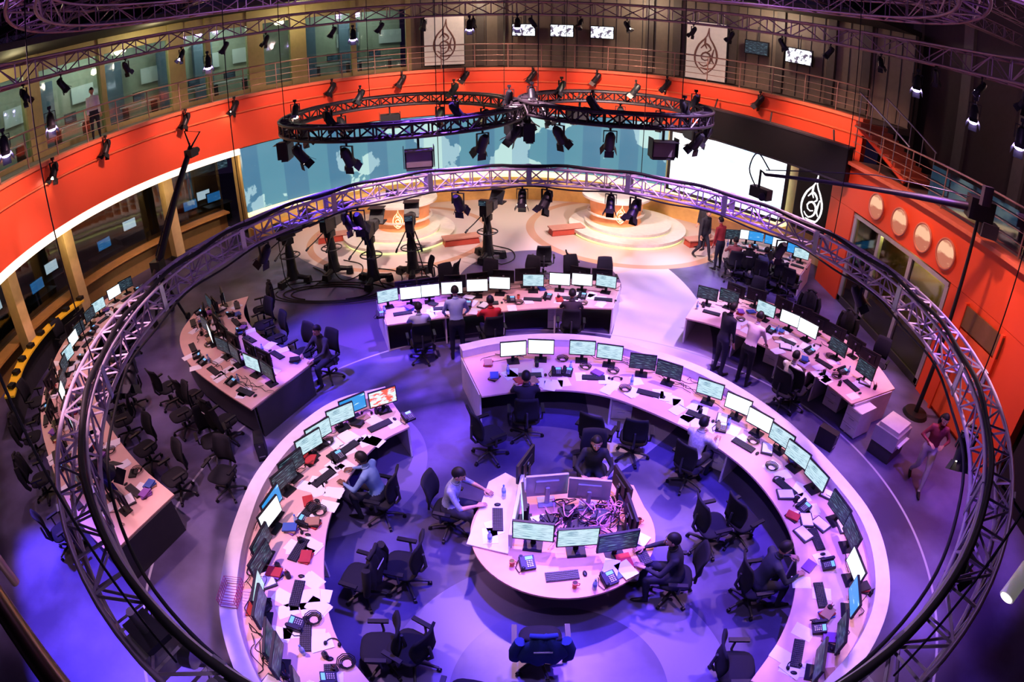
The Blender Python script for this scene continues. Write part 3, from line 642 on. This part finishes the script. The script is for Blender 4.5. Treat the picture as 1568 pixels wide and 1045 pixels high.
for t,m in ((.06,'dw'),(.18,'cd'),(.3,'dw'),(.42,'cd'),(.54,'dw'),(.66,'dc'),(.8,'dc'),(.93,'dd')): station(H_,t,m,km=.5,chair=t>.1)
for t in (.24,.48,.6,.73,.87): station(H_,t,'dd',km=.25,kk=.1,flip=True)
papers(H_,40,.05,.97); cables(H_,24); clutter(H_,40)
for p in ((-5.0,6.6),(-6.7,8.2),(-7.6,9.1),(-5.6,7.5)): inst(CHAIR,'office_chair',(p[0],p[1],0),random.uniform(0,6.28))
mb=MB(); Oy=spline([(-13.3,12.6),(-13.4,11),(-12.95,9.2),(-12.0,7.6)],16); Iy=[o+V((.35,.1,0)) for o in Oy]; mb.ribbon(Oy,Iy,.95,1.0,mat('yellow_counter',(.7,.4,.03),.4,0,(1,.6,.05),.12)); mb.ribbon(Oy,[o+V((.1,0,0)) for o in Oy],0,.95,DGR)
for o in Iy[::2]: mb.box((o.x-.17,o.y,1.06),(.22,.18,.1),BLK)
mb.obj('yellow_lit_counter')

# Central island
c=(.72,5.42)
mb=MB(); pts=[]
for i in range(41):
    a=rad(-200+i*220/40); pts.append((c[0]+1.3*cos(a),c[1]+1.18*sin(a)))
pts+=[(1.85,6.3),(1.3,6.5),(.3,6.55),(-.35,6.3)]
mb.prism(pts,DZ-.04,DZ,WOODI); mb.prism([(c[0]+(x-c[0])*.55,c[1]+(y-c[1])*.55) for x,y in pts],0,DZ-.04,mat('island_base',(.45,.36,.32),.5))
mb.prism([(-.62,5.15),(-.05,4.98),(.22,6.35),(-.1,6.6),(-.35,6.4)],DZ,DZ+.03,WHT)
mb.box((.07,5.75,DZ+.14),(.05,1.3,.28),WHT,rz=-.15)
mb.obj('round_island_desk',bevel=.006)
for x,y,k,dr in ((.28,5.12,'c',(-.15,-1)),(.86,5.0,'c',(0.05,-1)),(1.38,4.9,'d',(.15,-1)),(.5,6.0,'s',(-.1,1)),(1.1,5.9,'s',(.15,1)),(1.62,5.35,'w',(1,.1)),(1.58,5.95,'d',(1,.3)),(.2,6.45,'d',(-1,.5)),(.16,5.6,'c',(-1,-.05))):
    inst(MON[k] if k in MON else MONL,'computer_monitor',(x,y,DZ),face_to(dr),sc=1.08)
for x,y,r in ((.65,4.6,.1),(-.2,5.6,1.6),(1.75,4.95,-1.3),(1.1,6.3,pi)): inst(KB,'computer_keyboard',(x,y,DZ+(.03 if x<0 else 0)),r)
for x,y,r in ((.2,4.8,.2),(1.25,4.5,.4)): inst(PHONE,'desk_telephone',(x,y,DZ),r)
for x,y in ((.0,4.8),(.8,4.42),(1.8,5.5)): inst(CUP,'coffee_cup',(x,y,DZ),0)
for x,y in ((-.12,6.1),(-.3,5.2),(1.05,4.38)): inst(BOT,'water_bottle',(x,y,DZ+.03 if x<0 else DZ),0)
mb=MB()
for i in range(38):
    x=random.uniform(.3,1.5);y=random.uniform(5.25,5.85)
    P=[(x+random.uniform(-.2,.2),y+random.uniform(-.2,.2),DZ+.015+random.uniform(0,.18)) for k in range(6)]
    mb.tube(spline(P,20),.008,random.choice([CABLE,CABLE,mat('pink_cable',(.8,.4,.5),.5)]),5)
for x,y in ((.5,5.5),(.9,5.4),(1.25,5.6),(.8,5.7)): mb.box((x,y,DZ+.06),(.25,.2,.12),random.choice([BLK,SIL,DGR]),rz=random.random())
mb.obj('desk_cables')
mb=MB()
for x,y,r in ((1.5,4.65,.5),(1.3,4.7,-.3),(-.3,5.3,.1),(-.25,5.45,.4),(.3,6.35,.2),(1.75,5.2,.9),(.4,5.55,.3)): mb.box((x,y,DZ+.034),(.21,.29,.004),PAPER,rz=r)
mb.box((1.35,4.65,DZ+.02),(.2,.28,.02),mat('folder_blue',(.1,.2,.6),.6),rz=.6); mb.box((1.5,4.8,DZ+.02),(.2,.28,.02),mat('folder_red',(.6,.06,.06),.6),rz=.2)
mb.obj('paper_sheets')
for x,y,h in ((-1.5,4.95,170),(-1.25,3.6,150),(-.5,2.9,80),(1.45,7.85,60),(3.0,5.6,10),(2.75,3.1,-10),(-.4,7.85,30)): inst(CHAIR,'office_chair',(x,y,0),rad(h-90),sc=1.05)
inst(CHAIRJ,'office_chair',(.35,3.7,0),0,sc=1.08)

# ------------------------------------------------------------------ studio cameras
def studio_cam():
    mb=MB()
    for k in range(3):
        a=2*pi*k/3+.5; mb.tube([(0,0,.22),(.42*cos(a),.42*sin(a),.16)],[.09,.06],BLK,8); mb.cyl((.42*cos(a)-.04,.42*sin(a),.08),(.42*cos(a)+.04,.42*sin(a),.08),.08,.08,DGR,12); mb.box((.42*cos(a),.42*sin(a),.12),(.2,.2,.16),BLK,rz=a,taper=.8)
    mb.tube([(0,0,.15),(0,0,.4),(0,0,.9),(0,0,1.15)],[.2,.14,.12,.08],BLK,14)
    mb.tube([(.28*cos(2*pi*i/24),.28*sin(2*pi*i/24),.82) for i in range(24)],.018,DGR,6,True)
    for k in range(4): mb.cyl((0,0,.8),(.28*cos(k*pi/2),.28*sin(k*pi/2),.82),.012,.012,DGR,6)
    mb.box((0,0,1.22),(.2,.26,.16),BLK); mb.box((0,0,1.33),(.14,.5,.05),DGR)
    mb.box((0,-.05,1.5),(.2,.5,.3),BLK); mb.box((0,.32,1.5),(.24,.3,.24),DGR); mb.tube([(0,.45,1.5),(0,.6,1.5)],[.09,.12],BLK,14); mb.box((0,-.25,1.72),(.22,.16,.16),BLK); mb.box((0,-.335,1.72),(.18,.01,.12),S_DRK)
    mb.box((0,.85,1.42),(.36,.34,.03),BLK); mb.box((0,.72,1.62),(.4,.02,.42),DGR,rx=-.7); mb.box((0,.78,1.84),(.42,.3,.02),BLK)
    for s in (-1,1): mb.tube([(s*.12,-.1,1.3),(s*.22,-.4,1.15),(s*.3,-.65,1.05)],.016,BLK,6); mb.cyl((s*.3,-.65,1.05),(s*.32,-.75,1.0),.028,.028,DGR,8)
    mb.tube(spline([(0,-.3,1.4),(.2,-.45,.9),(.35,-.5,.3),(.5,-.3,.03),(.7,.2,.02),(.4,.8,.02),(-.3,1.0,.02)],30),.014,CABLE,6)
    return mb.mesh('studio_camera')
SCAM=studio_cam()
for x,y,h in ((-6.6,15.4,60),(-5.4,15.9,75),(-4.0,15.2,85),(-2.9,15.7,95),(-.75,17.0,70)): inst(SCAM,'studio_camera',(x,y,0),rad(h-90),sc=1.12)
mb=MB()
for i in range(4):
    a0=random.random()*6; mb.tube([(-5.2+(1.2+.25*i)*cos(a),14.6+(.45+.1*i)*sin(a),.02+.02*i) for a in [a0+5.2*k/40 for k in range(41)]],.02,CABLE,6)
mb.obj('floor_cable_loops')
for x,y,h in ((-2.4,14.4,200),(-1.7,14.3,160),(.9,15.6,90),(1.8,14.9,10)): inst(CHAIR,'office_chair',(x,y,0),rad(h-90))
mb=MB(); b=V((-9.95,13.2,0))
for k in range(3):
    a=2*pi*k/3; mb.tube([b+V((.6*cos(a),.6*sin(a),.03)),b+V((0,0,1.5))],[.035,.06],BLK,8); mb.cyl(b+V((.6*cos(a),.6*sin(a),.1)),b+V((.6*cos(a)+.08,.6*sin(a),.1)),.1,.1,BLK,10); mb.tube([b+V((.35*cos(a),.35*sin(a),.6)),b+V((0,0,.7))],.018,BLK,6)
mb.cyl(b+V((0,0,.6)),b+V((0,0,1.7)),.07,.07,BLK); mb.box(b+V((0,0,1.7)),(.35,.35,.35),BLK)
e=V((-9.45,15.4,4.55)); mb.tube([b+V((-.12,-.5,1.1)),b+V((0,0,1.7)),e],[.13,.13,.08],BLK,6); mb.tube([b+V((0,0,2.0)),e+V((0,0,.15))],.02,BLK,5)
for k in range(9):
    p=(b+V((0,0,1.7))).lerp(e,k/9); mb.cyl(p,p+V((0,0,.28-.015*k)),.012,.012,BLK,5)
mb.box(e+V((0,0,-.15)),(.25,.45,.25),BLK); mb.cyl(e+V((0,.2,-.15)),e+V((0,.4,-.15)),.07,.09,BLK); mb.box(b+V((-.15,-.55,1.05)),(.4,.4,.35),DGR)
mb.tube([e,e+V((.4,0,.45)),e+V((-.15,0,.55)),e],.03,BLK,6)
mb.obj('camera_crane')
mb=MB(); h=V((5.45,11.6,4.35)); t=V((9.3,8.6,5.0))
mb.tube([h,h.lerp(t,.6),t],[.035,.06,.1],BLK,8); mb.tube([h+V((0,0,.1)),h.lerp(t,.5)+V((0,0,.3)),t+V((0,0,.2))],.012,BLK,5)
mb.box(t,(.6,.45,.45),BLK,rz=-.5); mb.box(t+V((.2,-.2,-.35)),(.4,.35,.3),DGR,rz=-.5); mb.cyl(t+V((0,0,-.2)),(t.x,t.y,0.08),.04,.06,BLK); mb.cyl((t.x,t.y,0),(t.x,t.y,.08),.35,.3,BLK,20); mb.box(t+V((-.2,-.3,.35)),(.3,.1,.4),DGR)
mb.tube([h,h+V((-.12,0,.1)),h+V((-.12,0,-.3)),h+V((0,0,-.4))],.03,BLK,8); mb.box(h+V((-.05,0,-.42)),(.22,.5,.24),BLK,rz=.5); mb.cyl(h+V((-.1,-.2,-.42)),h+V((-.2,-.4,-.42)),.06,.08,BLK)
mb.tube(spline([h+V((.1,0,.1)),h+V((-.2,.1,.45)),h+V((-.4,0,.1)),h+V((-.2,0,-.3))],16),.015,CABLE,6)
mb.obj('camera_crane')
mb=MB(); a=V((4.85,1.85,3.45)); b2=V((4.55,1.72,3.25))
mb.tube([a+V((.5,.1,.25)),a+V((.02,0,.02)),a,b2],[.08,.08,.1,.1],mat('lamp_white_shell',(.9,.9,.9),.3,0,(1,.95,.9),.12),20); mb.cyl(b2,b2+(b2-a).normalized()*.01,.08,.08,mat('lamp_face',(.8,.75,.7),.3,0,(1,.9,.8),1.5),20); mb.tube([a+V((.2,0,.15)),(4.6,2.6,RZ-.1)],.02,BLK,6)
mb.obj('spotlight_tube')
mb=MB(); mb.box((0,0,.5),(.7,.6,.35),SIL); mb.box((0,0,.72),(.6,.5,.1),WHT); mb.box((0,-.32,.45),(.5,.1,.04),PAPER); mb.box((0,0,.16),(.66,.56,.3),DGR)
mb.obj('office_printer',(7.6,7.45,0),.5)
mb=MB(); WR=mat('wire_magenta',(.5,.08,.2),.4)
for z in (0,.05,.1,.15): mb.tube([(-.2,-.13,z+.006),(.2,-.13,z+.006),(.2,.13,z+.006),(-.2,.13,z+.006)],.005,WR,5,True)
for i in range(9):
    for s in (-.13,.13): mb.cyl((-.2+i*.05,s,.005),(-.2+i*.05,s,.155),.004,.004,WR,4)
    mb.cyl((-.2+i*.05,-.13,.006),(-.2+i*.05,.13,.006),.004,.004,WR,4)
p,d,tg=at(A,.7,.1); mb.obj('wire_basket',(p.x,p.y,DZ+.17),face_to(d))
for p in ((-4.7,7.7),(-6.2,5.6),(6.2,7.8)): inst(PC,'computer_tower',(p[0],p[1],0),random.uniform(0,3))
mb=MB(); mb.sph((0,0,.27),(.18,.13,.27),BLK,16,10); mb.sph((0,-.12,.18),(.13,.07,.14),DGR,12,8); mb.tube([(-.05,0,.52),(0,0,.58),(.05,0,.52)],.012,BLK,6)
for s in (-.09,.09): mb.tube([(s,.1,.48),(s*1.2,.2,.3),(s,.12,.06)],.018,BLK,6)
mb.obj('backpack',(2.6,2.55,0))

# ------------------------------------------------------------------ people
SK=mat('skin_light',(.55,.32,.23),.5); SKD=mat('skin_dark',(.22,.11,.07),.5)
HAIR=mat('hair_black',(.012,.01,.01),.6); EYEW=mat('eye_white',(.8,.8,.8),.3); EYED=mat('eye_iris',(.03,.02,.015),.2); LIP=mat('lips',(.42,.14,.12),.5); SHOE=mat('shoe_black',(.015,.013,.012),.4)
def ik(S,H,l1,l2,pole):
    d=H-S; L=min(d.length,(l1+l2)*.999); d.normalize(); a=(l1*l1-l2*l2+L*L)/(2*L); h=math.sqrt(max(0,l1*l1-a*a))
    pl=V(pole)-d*V(pole).dot(d); pl.normalize(); return S+d*a+pl*h, S+d*L
def hand(mb,w,d,side,skin,curl=.5):
    d=d.normalized(); nrm=V((0,0,-1)); nrm=(nrm-d*nrm.dot(d)); 
    if nrm.length<.2: nrm=V((0,1,0))-d*d.y
    nrm.normalize(); sx=d.cross(nrm).normalized()
    if sx.x*side>0: sx=-sx
    M=Matrix((( sx.x,d.x,nrm.x,w.x),(sx.y,d.y,nrm.y,w.y),(sx.z,d.z,nrm.z,w.z),(0,0,0,1)))
    mb.tube([(0,-.02,0),(0,.02,0),(0,.06,0),(0,.092,0)],[(.022,.02),(.032,.017),(.042,.014),(.038,.011)],skin,10,M=M,el=(1,0,0))
    for x,l in ((.031,.068),(.011,.078),(-.011,.072),(-.031,.056)):
        p=V((x,.085,0)); P=[p]; a=0
        for k,f in enumerate((.45,.32,.23)):
            a+=curl*(.5 if k==0 else .7); p=p+V((x*.06,cos(a)*l*f,sin(a)*l*f)); P.append(p)
        mb.tube(P,[.0095,.009,.008,.006],skin,7,M=M)
    mb.tube([(.03,.015,.004),(.055,.04,.012),(.062,.065,.02),(.056,.085,.026)],[.013,.012,.010,.007],skin,7,M=M)
def head(mb,c,R,skin,hairc,long=False):
    M=Matrix.Translation(c)@R
    def hf(p):
        z=p.z/.118; q=V(p)
        if z<0: k=1+.32*z; q.x*=k; q.y=q.y*(1+.10*z)+.012*(-z)
        if p.y>0 and abs(z-.15)<.2: q.y-=.006
        return q
    mb.sph((0,0,0),(.076,.096,.118),skin,20,14,M=M,fn=hf)
    mb.tube([(0,.085,.035),(0,.105,-.005),(0,.114,-.026),(0,.094,-.036)],[.008,.012,.016,.008],skin,8,M=M)
    for s in (-1,1):
        mb.sph((s*.031,.083,.018),(.015,.01,.009),EYEW,8,6,M=M); mb.sph((s*.031,.091,.018),(.006,.004,.006),EYED,8,6,M=M)
        mb.tube([(s*.015,.093,.04),(s*.032,.09,.046),(s*.05,.078,.04)],.004,hairc,5,M=M)
        mb.sph((s*.077,-.005,0),(.011,.02,.032),skin,8,6,M=M)
    mb.tube([(-.024,.087,-.062),(0,.096,-.06),(.024,.087,-.062)],[.003,.007,.003],LIP,6,M=M)
    def hh(p):
        q=V(p)
        if p.y>.02 and p.z<.045:
            f=min(1,(p.y-.02)/.03); q=q*(1-.22*f)
        if p.z<-.05: q=q*(.86 if not long else .95)
        return q
    mb.sph((0,-.012,.02),(.086,.103,.112),hairc,20,14,M=M,fn=hh)
    if long: mb.tube([(0,-.06,.03),(0,-.1,-.06),(0,-.1,-.18),(0,-.08,-.28)],[(.08,.06),(.095,.06),(.09,.045),(.05,.025)],hairc,12,M=M,el=(1,0,0))
def segd(p,a,b):
    ab=b-a; t=max(0,min(1,(p-a).dot(ab)/ab.dot(ab))); return (p-(a+ab*t)).length
def person(x,y,h,pose='sit',shirt=(.5,.5,.6),pants=(.03,.03,.05),skin=None,hands=None,lean=.12,hy=0,hp=.25,short=False,long=False,z0=0,vox=.024,check=False,twist=0):
    skin=skin or SK
    sm=mat('shirt_%d_%d_%d'%tuple(int(c*100) for c in shirt),shirt,.85,var=.45 if check else .12,scale=30 if check else 8); pm=mat('trousers_%d_%d_%d'%tuple(int(c*100) for c in pants),pants,.85)
    sit=pose=='sit'
    P=V((0,0,.57 if sit else .93))
    up=V((0,sin(lean),cos(lean)))
    W=P+up*.18; C=P+up*.36; N=P+up*.50; NK=P+up*.57+V((0,.01,0)); HC=P+up*.57+V((0,.035+.05*hp,.135))
    sx=V((cos(twist),sin(twist),0))
    w=.9 if long else 1
    SL=N-sx*.175*w-up*.02; SR=N+sx*.175*w-up*.02
    if sit:
        leg={-1:(V((-.09,.0,.56)),V((-.14,.42,.53)),V((-.13,.36,.1)),V((-.14,.5,.05))),1:(V((.09,.0,.56)),V((.14,.42,.53)),V((.14,.44,.1)),V((.15,.58,.05)))}
    elif pose=='walk':
        leg={-1:(V((-.09,0,.9)),V((-.1,.2,.52)),V((-.1,.3,.1)),V((-.1,.46,.05))),1:(V((.09,0,.9)),V((.1,.02,.48)),V((.1,-.28,.14)),V((.1,-.16,.05)))}
    else:
        leg={-1:(V((-.09,0,.9)),V((-.11,.03,.5)),V((-.12,0,.09)),V((-.15,.15,.05))),1:(V((.09,0,.9)),V((.11,.03,.5)),V((.13,0,.09)),V((.16,.15,.05)))}
    if hands is None: hands=((-.18,.5,.82),(.18,.5,.82)) if sit else ((-.24,.12,.78),(.24,.12,.78))
    arms={}
    for s,S,Hh in ((-1,SL,hands[0]),(1,SR,hands[1])):
        E,Wr=ik(S,V(Hh),.285,.255,(s*.7,-.4,-.6)); arms[s]=(S,E,Wr)
    bm=MB(); t=SK
    ex=(sx.x,sx.y,0)
    bm.tube([P+up*-.10,P+up*-.04,P+up*.06,W,C,P+up*.45,N+up*.03],[(.10,.08),(.155,.125),(.16,.12),(.14,.105),(.165,.12),(.16,.105),(.08,.07)],t,16,el=ex)
    bm.tube([N-up*.02,NK,HC-V((0,0,.03))],[.07,.052,.05],t,10)
    bones=[(P-up*.06,P+up*.03,'p',.15),(W,C,'s',.14),(C,N,'s',.14),(N+up*.05,HC,'k',.05),(P+up*.1,W,'s',.14)]
    for s in (-1,1):
        S,E,Wr=arms[s]
        bm.sph(S,.068*w,t,10,8); bm.tube([N-up*.03,S],[.075,.066*w],t,10); bm.tube([S,S.lerp(E,.4),E],[.062*w,.053*w,.043*w],t,10); bm.sph(E,.043*w,t,8,6); bm.tube([E,E.lerp(Wr,.35),Wr],[.042*w,.04*w,.027],t,10); bm.sph(Wr,.027,t,8,6)
        bones.append((S,E,'s',.05)); bones.append((E,Wr,'k' if short else 's',.035))
        if not short: bones.append((Wr-(Wr-E).normalized()*.01,Wr+(Wr-E).normalized()*.05,'k',.02))
        Hp,K,An,T=leg[s]
        bm.sph(Hp,.1,t,10,8); bm.tube([Hp,Hp.lerp(K,.5),K],[.1,.083,.064],t,12); bm.sph(K,.064,t,10,8); bm.tube([K,K.lerp(An,.35),An],[.062,.06,.042],t,12); bm.sph(An,.045,t,8,6)
        bm.tube([An+V((0,-.05,-.045)),An.lerp(T,.5)+V((0,0,-.03)),T+V((0,.05,-.015))],[.04,.042,.03],t,10); bm.sph(T+V((0,.05,-.015)),.032,t,8,6)
        bones+= [(Hp,K,'p',.08),(K,An,'p',.05),(An+V((0,0,-.06)),T+V((0,.06,-.02)),'f',.045)]
    me=bm.mesh('tmp'); o=bpy.data.objects.new('tmp',me); SC.collection.objects.link(o)
    r=o.modifiers.new('r','REMESH'); r.mode='VOXEL'; r.voxel_size=vox; s_=o.modifiers.new('s','SMOOTH'); s_.factor=.5; s_.iterations=3
    dg=bpy.context.evaluated_depsgraph_get(); ev=o.evaluated_get(dg); m2=ev.to_mesh()
    vs=[tuple(v.co) for v in m2.vertices]; fs=[tuple(p.vertices) for p in m2.polygons]; cs=[p.center.copy() for p in m2.polygons]; ev.to_mesh_clear()
    bpy.data.objects.remove(o); 
    out=MB(); lab={'s':sm,'p':pm,'k':skin,'f':SHOE}; ids={k:out.m(v) for k,v in lab.items()}
    out.v=list(vs)
    for f,cc in zip(fs,cs):
        best=min(bones,key=lambda b:segd(cc,b[0],b[1])-b[3]); out.f.append(list(f)); out.mi.append(ids[best[2]]); out.sm.append(True)
    for s in (-1,1): hand(out,arms[s][2],(arms[s][2]-arms[s][1]),s,skin,.45)
    Rm=(Matrix.Rotation(hy,4,'Z')@Matrix.Rotation(-hp,4,'X')); head(out,HC,Rm,skin,HAIR,long)
    out.tube([NK+V((.062*cos(q),.058*sin(q)+.0,-.015-.02*sin(q))) for q in [2*pi*i/16 for i in range(16)]],.012,sm,6,True)
    return out.obj('person',(x,y,z0),rad(h)-pi/2)
def sitter(x,y,h,**k):
    a=rad(h); inst(CHAIR,'office_chair',(x-.02*cos(a),y-.02*sin(a),0),a-pi/2); return person(x,y,h,'sit',**k)
sitter(-.95,6.1,-14,shirt=(.26,.30,.42),hands=((-.2,.52,.84),(.15,.5,.84)),lean=.25,hp=.5,check=True,short=True)
sitter(1.3,6.95,-95,shirt=(.03,.03,.04),long=True,lean=.3,hp=.1)
sitter(2.25,4.7,170,shirt=(.03,.03,.04),hands=((-.15,.5,.83),(.2,.52,.83)),lean=.25,hp=.2)
sitter(-2.05,6.3,168,shirt=(.2,.32,.5),lean=.25,hp=.35,skin=SKD)
sitter(.25,8.42,92,shirt=(.03,.03,.035),lean=.1,hp=.2)
sitter(3.0,7.05,42,shirt=(.55,.55,.6),check=True,lean=.2,hp=.2)
sitter(3.4,4.4,0,shirt=(.04,.045,.06),lean=.25,hp=.45)
sitter(-2.0,11.1,105,shirt=(.45,.5,.75),vox=.03)
sitter(-.45,11.4,105,shirt=(.55,.04,.05),vox=.03)
sitter(1.35,11.75,85,shirt=(.05,.04,.05),vox=.03)
sitter(5.65,9.1,35,shirt=(.75,.7,.75),vox=.03,check=True)
sitter(7.4,14.9,50,shirt=(.1,.12,.2),vox=.035); sitter(6.7,15.6,80,shirt=(.3,.1,.1),vox=.035)
person(-1.2,11.15,100,'stand',shirt=(.4,.5,.8),pants=(.02,.02,.04),lean=.1,hands=((-.22,.3,.98),(.22,.3,.98)),vox=.03)
person(4.6,10.5,20,'stand',shirt=(.03,.03,.04),vox=.03)
person(5.05,10.05,40,'stand',shirt=(.8,.65,.75),pants=(.02,.02,.03),lean=.3,hands=((-.15,.5,.95),(.2,.45,.95)),hp=.5,vox=.03)
person(6.2,17.3,-60,'walk',shirt=(.03,.03,.04),vox=.035); person(6.5,18.2,200,'stand',shirt=(.03,.03,.04),vox=.035); person(6.5,16.4,120,'stand',shirt=(.35,.05,.05),vox=.035)
person(7.85,6.45,-120,'walk',shirt=(.3,.06,.07),pants=(.45,.4,.42),long=True,hands=((-.15,.25,1.15),(.15,.25,1.15)),skin=SK)
p,a=bearing(-40.6,12.9); person(p.x,p.y,-50,'stand',shirt=(.75,.75,.75),vox=.035,z0=5.43)
sitter(-4.0,10.3,240,shirt=(.05,.05,.06),vox=.035); sitter(-10.2,11.2,170,shirt=(.06,.05,.06),vox=.035); sitter(-8.6,8.9,215,shirt=(.1,.08,.1),vox=.035)
# ------------------------------------------------------------------ lights
def spot(x,y,z,tx,ty,tz,col,pw,ang=60,bl=.5,r=.12):
    l=bpy.data.lights.new('spot','SPOT'); l.energy=pw; l.color=col; l.spot_size=rad(ang); l.spot_blend=bl; l.shadow_soft_size=r
    o=bpy.data.objects.new('stage_light',l); SC.collection.objects.link(o); o.location=(x,y,z); o.rotation_euler=(V((tx,ty,tz))-V((x,y,z))).to_track_quat('-Z','Y').to_euler()
def point(x,y,z,col,pw,r=.2):
    l=bpy.data.lights.new('lamp','POINT'); l.energy=pw; l.color=col; l.shadow_soft_size=r; o=bpy.data.objects.new('room_lamp',l); SC.collection.objects.link(o); o.location=(x,y,z)
VIO=(.32,.13,1.0); BLU=(.15,.08,1.0); PNK=(1,.55,.74); WRM=(1,.74,.62); LAV=(.72,.5,1.0)
for x,y,tx,ty,c,pw,an in (
 (-1,13.5,-2.7,10.2,VIO,6500,38),(-5,10,-3.9,11.4,BLU,5200,38),(-10,5,-7.7,2.2,BLU,9500,42),(7,4,7.0,5.4,VIO,5600,44),(0,5,-.6,2.6,BLU,3800,55),(2,8,2.8,2.8,VIO,3400,50),
 (6,12,3.6,14.5,LAV,3600,46),(3,6,1.0,7.6,BLU,3000,50),(8,8,6.6,11.4,VIO,1800,50),(4,8,2.6,11.4,VIO,2400,40),(-9,9,-8.0,6.8,PNK,480,60),(0,9,.7,5.4,PNK,1900,30),(-5,4,-3.4,5.4,PNK,2000,46),(5,10,3.4,8.8,PNK,1950,42),(7,5,4.9,4.9,PNK,1500,46),(-2,6,-2.9,7.9,LAV,1000,40),
 (-2,9,-.8,12.6,PNK,1700,42),(3,9,1.6,13,PNK,1400,34),(9,10,6.4,10.4,PNK,1300,50),(8,12,8.2,15.8,LAV,1100,46),(-8,8,-6.3,10.8,PNK,850,46),(-9,11,-11.5,10.4,PNK,900,50),(-7,2,-8.2,5.6,PNK,650,50),(0,2,.5,4.2,LAV,750,80),
 (3,4,2.4,5.8,BLU,1900,60),(8,9,8.4,7.0,(.8,.3,.6),900,50)):
    spot(x,y,8.3,tx,ty,0,c,pw,an)
for x,y,tx,ty,pw,c in ((3,13,4.2,20,3300,WRM),(-3,13,-4,19.4,2700,WRM),(0,14,-8,17.5,1100,(1,.8,.65)),(5,14,0,18.5,2600,(1,.76,.78)),(-1,14,3.5,17.0,2700,(1,.68,.82)),(0,15,-3,23,1000,(1,.85,.45)),(2,15,4,23.5,700,(1,.85,.45))):
    spot(x,y,7.6,tx,ty,.3,c,pw,50)
for i in range(10):
    a=rad(28+i*20.5); x,y=pol(a,8.6); tx,ty=pol(a,12.0); spot(x,y,6.9,tx,ty,4.6,(1,.54,.42),(500 if i%2 else 720),72,.9)
for y in (6,9.5,13): spot(6.5,y,7.5,XR,y,2.6,(1,.5,.34),680,70,.8)
for az in (-52,-40,-28,-15): p,a=bearing(az,16.5); point(p.x,p.y,8.5,(.9,.97,.8),85)
for az in (-3,12,24): p,a=bearing(az,13.4); point(p.x,p.y,8.5,(1,.8,.62),90)
for az in (-48,-34,-20): p,a=bearing(az,13.4); point(p.x,p.y,8.4,(1,.88,.5),60)
point(XR+.8,12,2.5,(1,.9,.35),50); point(XR+2.5,9,7.5,(1,.6,.6),80)
for az in (-57,-49,-40,-31): p,a=bearing(az,16.8); point(p.x,p.y,4.6,(1,.8,.6),10)
for az in (-55,-46,-36,-29): p,a=bearing(az,12.8); point(p.x,p.y,3.0,(1,.72,.35),28)
for x,y in ((-8,6),(8,6),(0,9),(-6,16),(6,16)): point(x,y,9.4,(.62,.35,1),140,.3)
point(-1.2,.2,5.6,(.8,.6,1),9,.15)
wd=bpy.data.worlds.new('world'); SC.world=wd; wd.use_nodes=True; wd.node_tree.nodes['Background'].inputs[0].default_value=(.05,.03,.09,1); wd.node_tree.nodes['Background'].inputs[1].default_value=.2
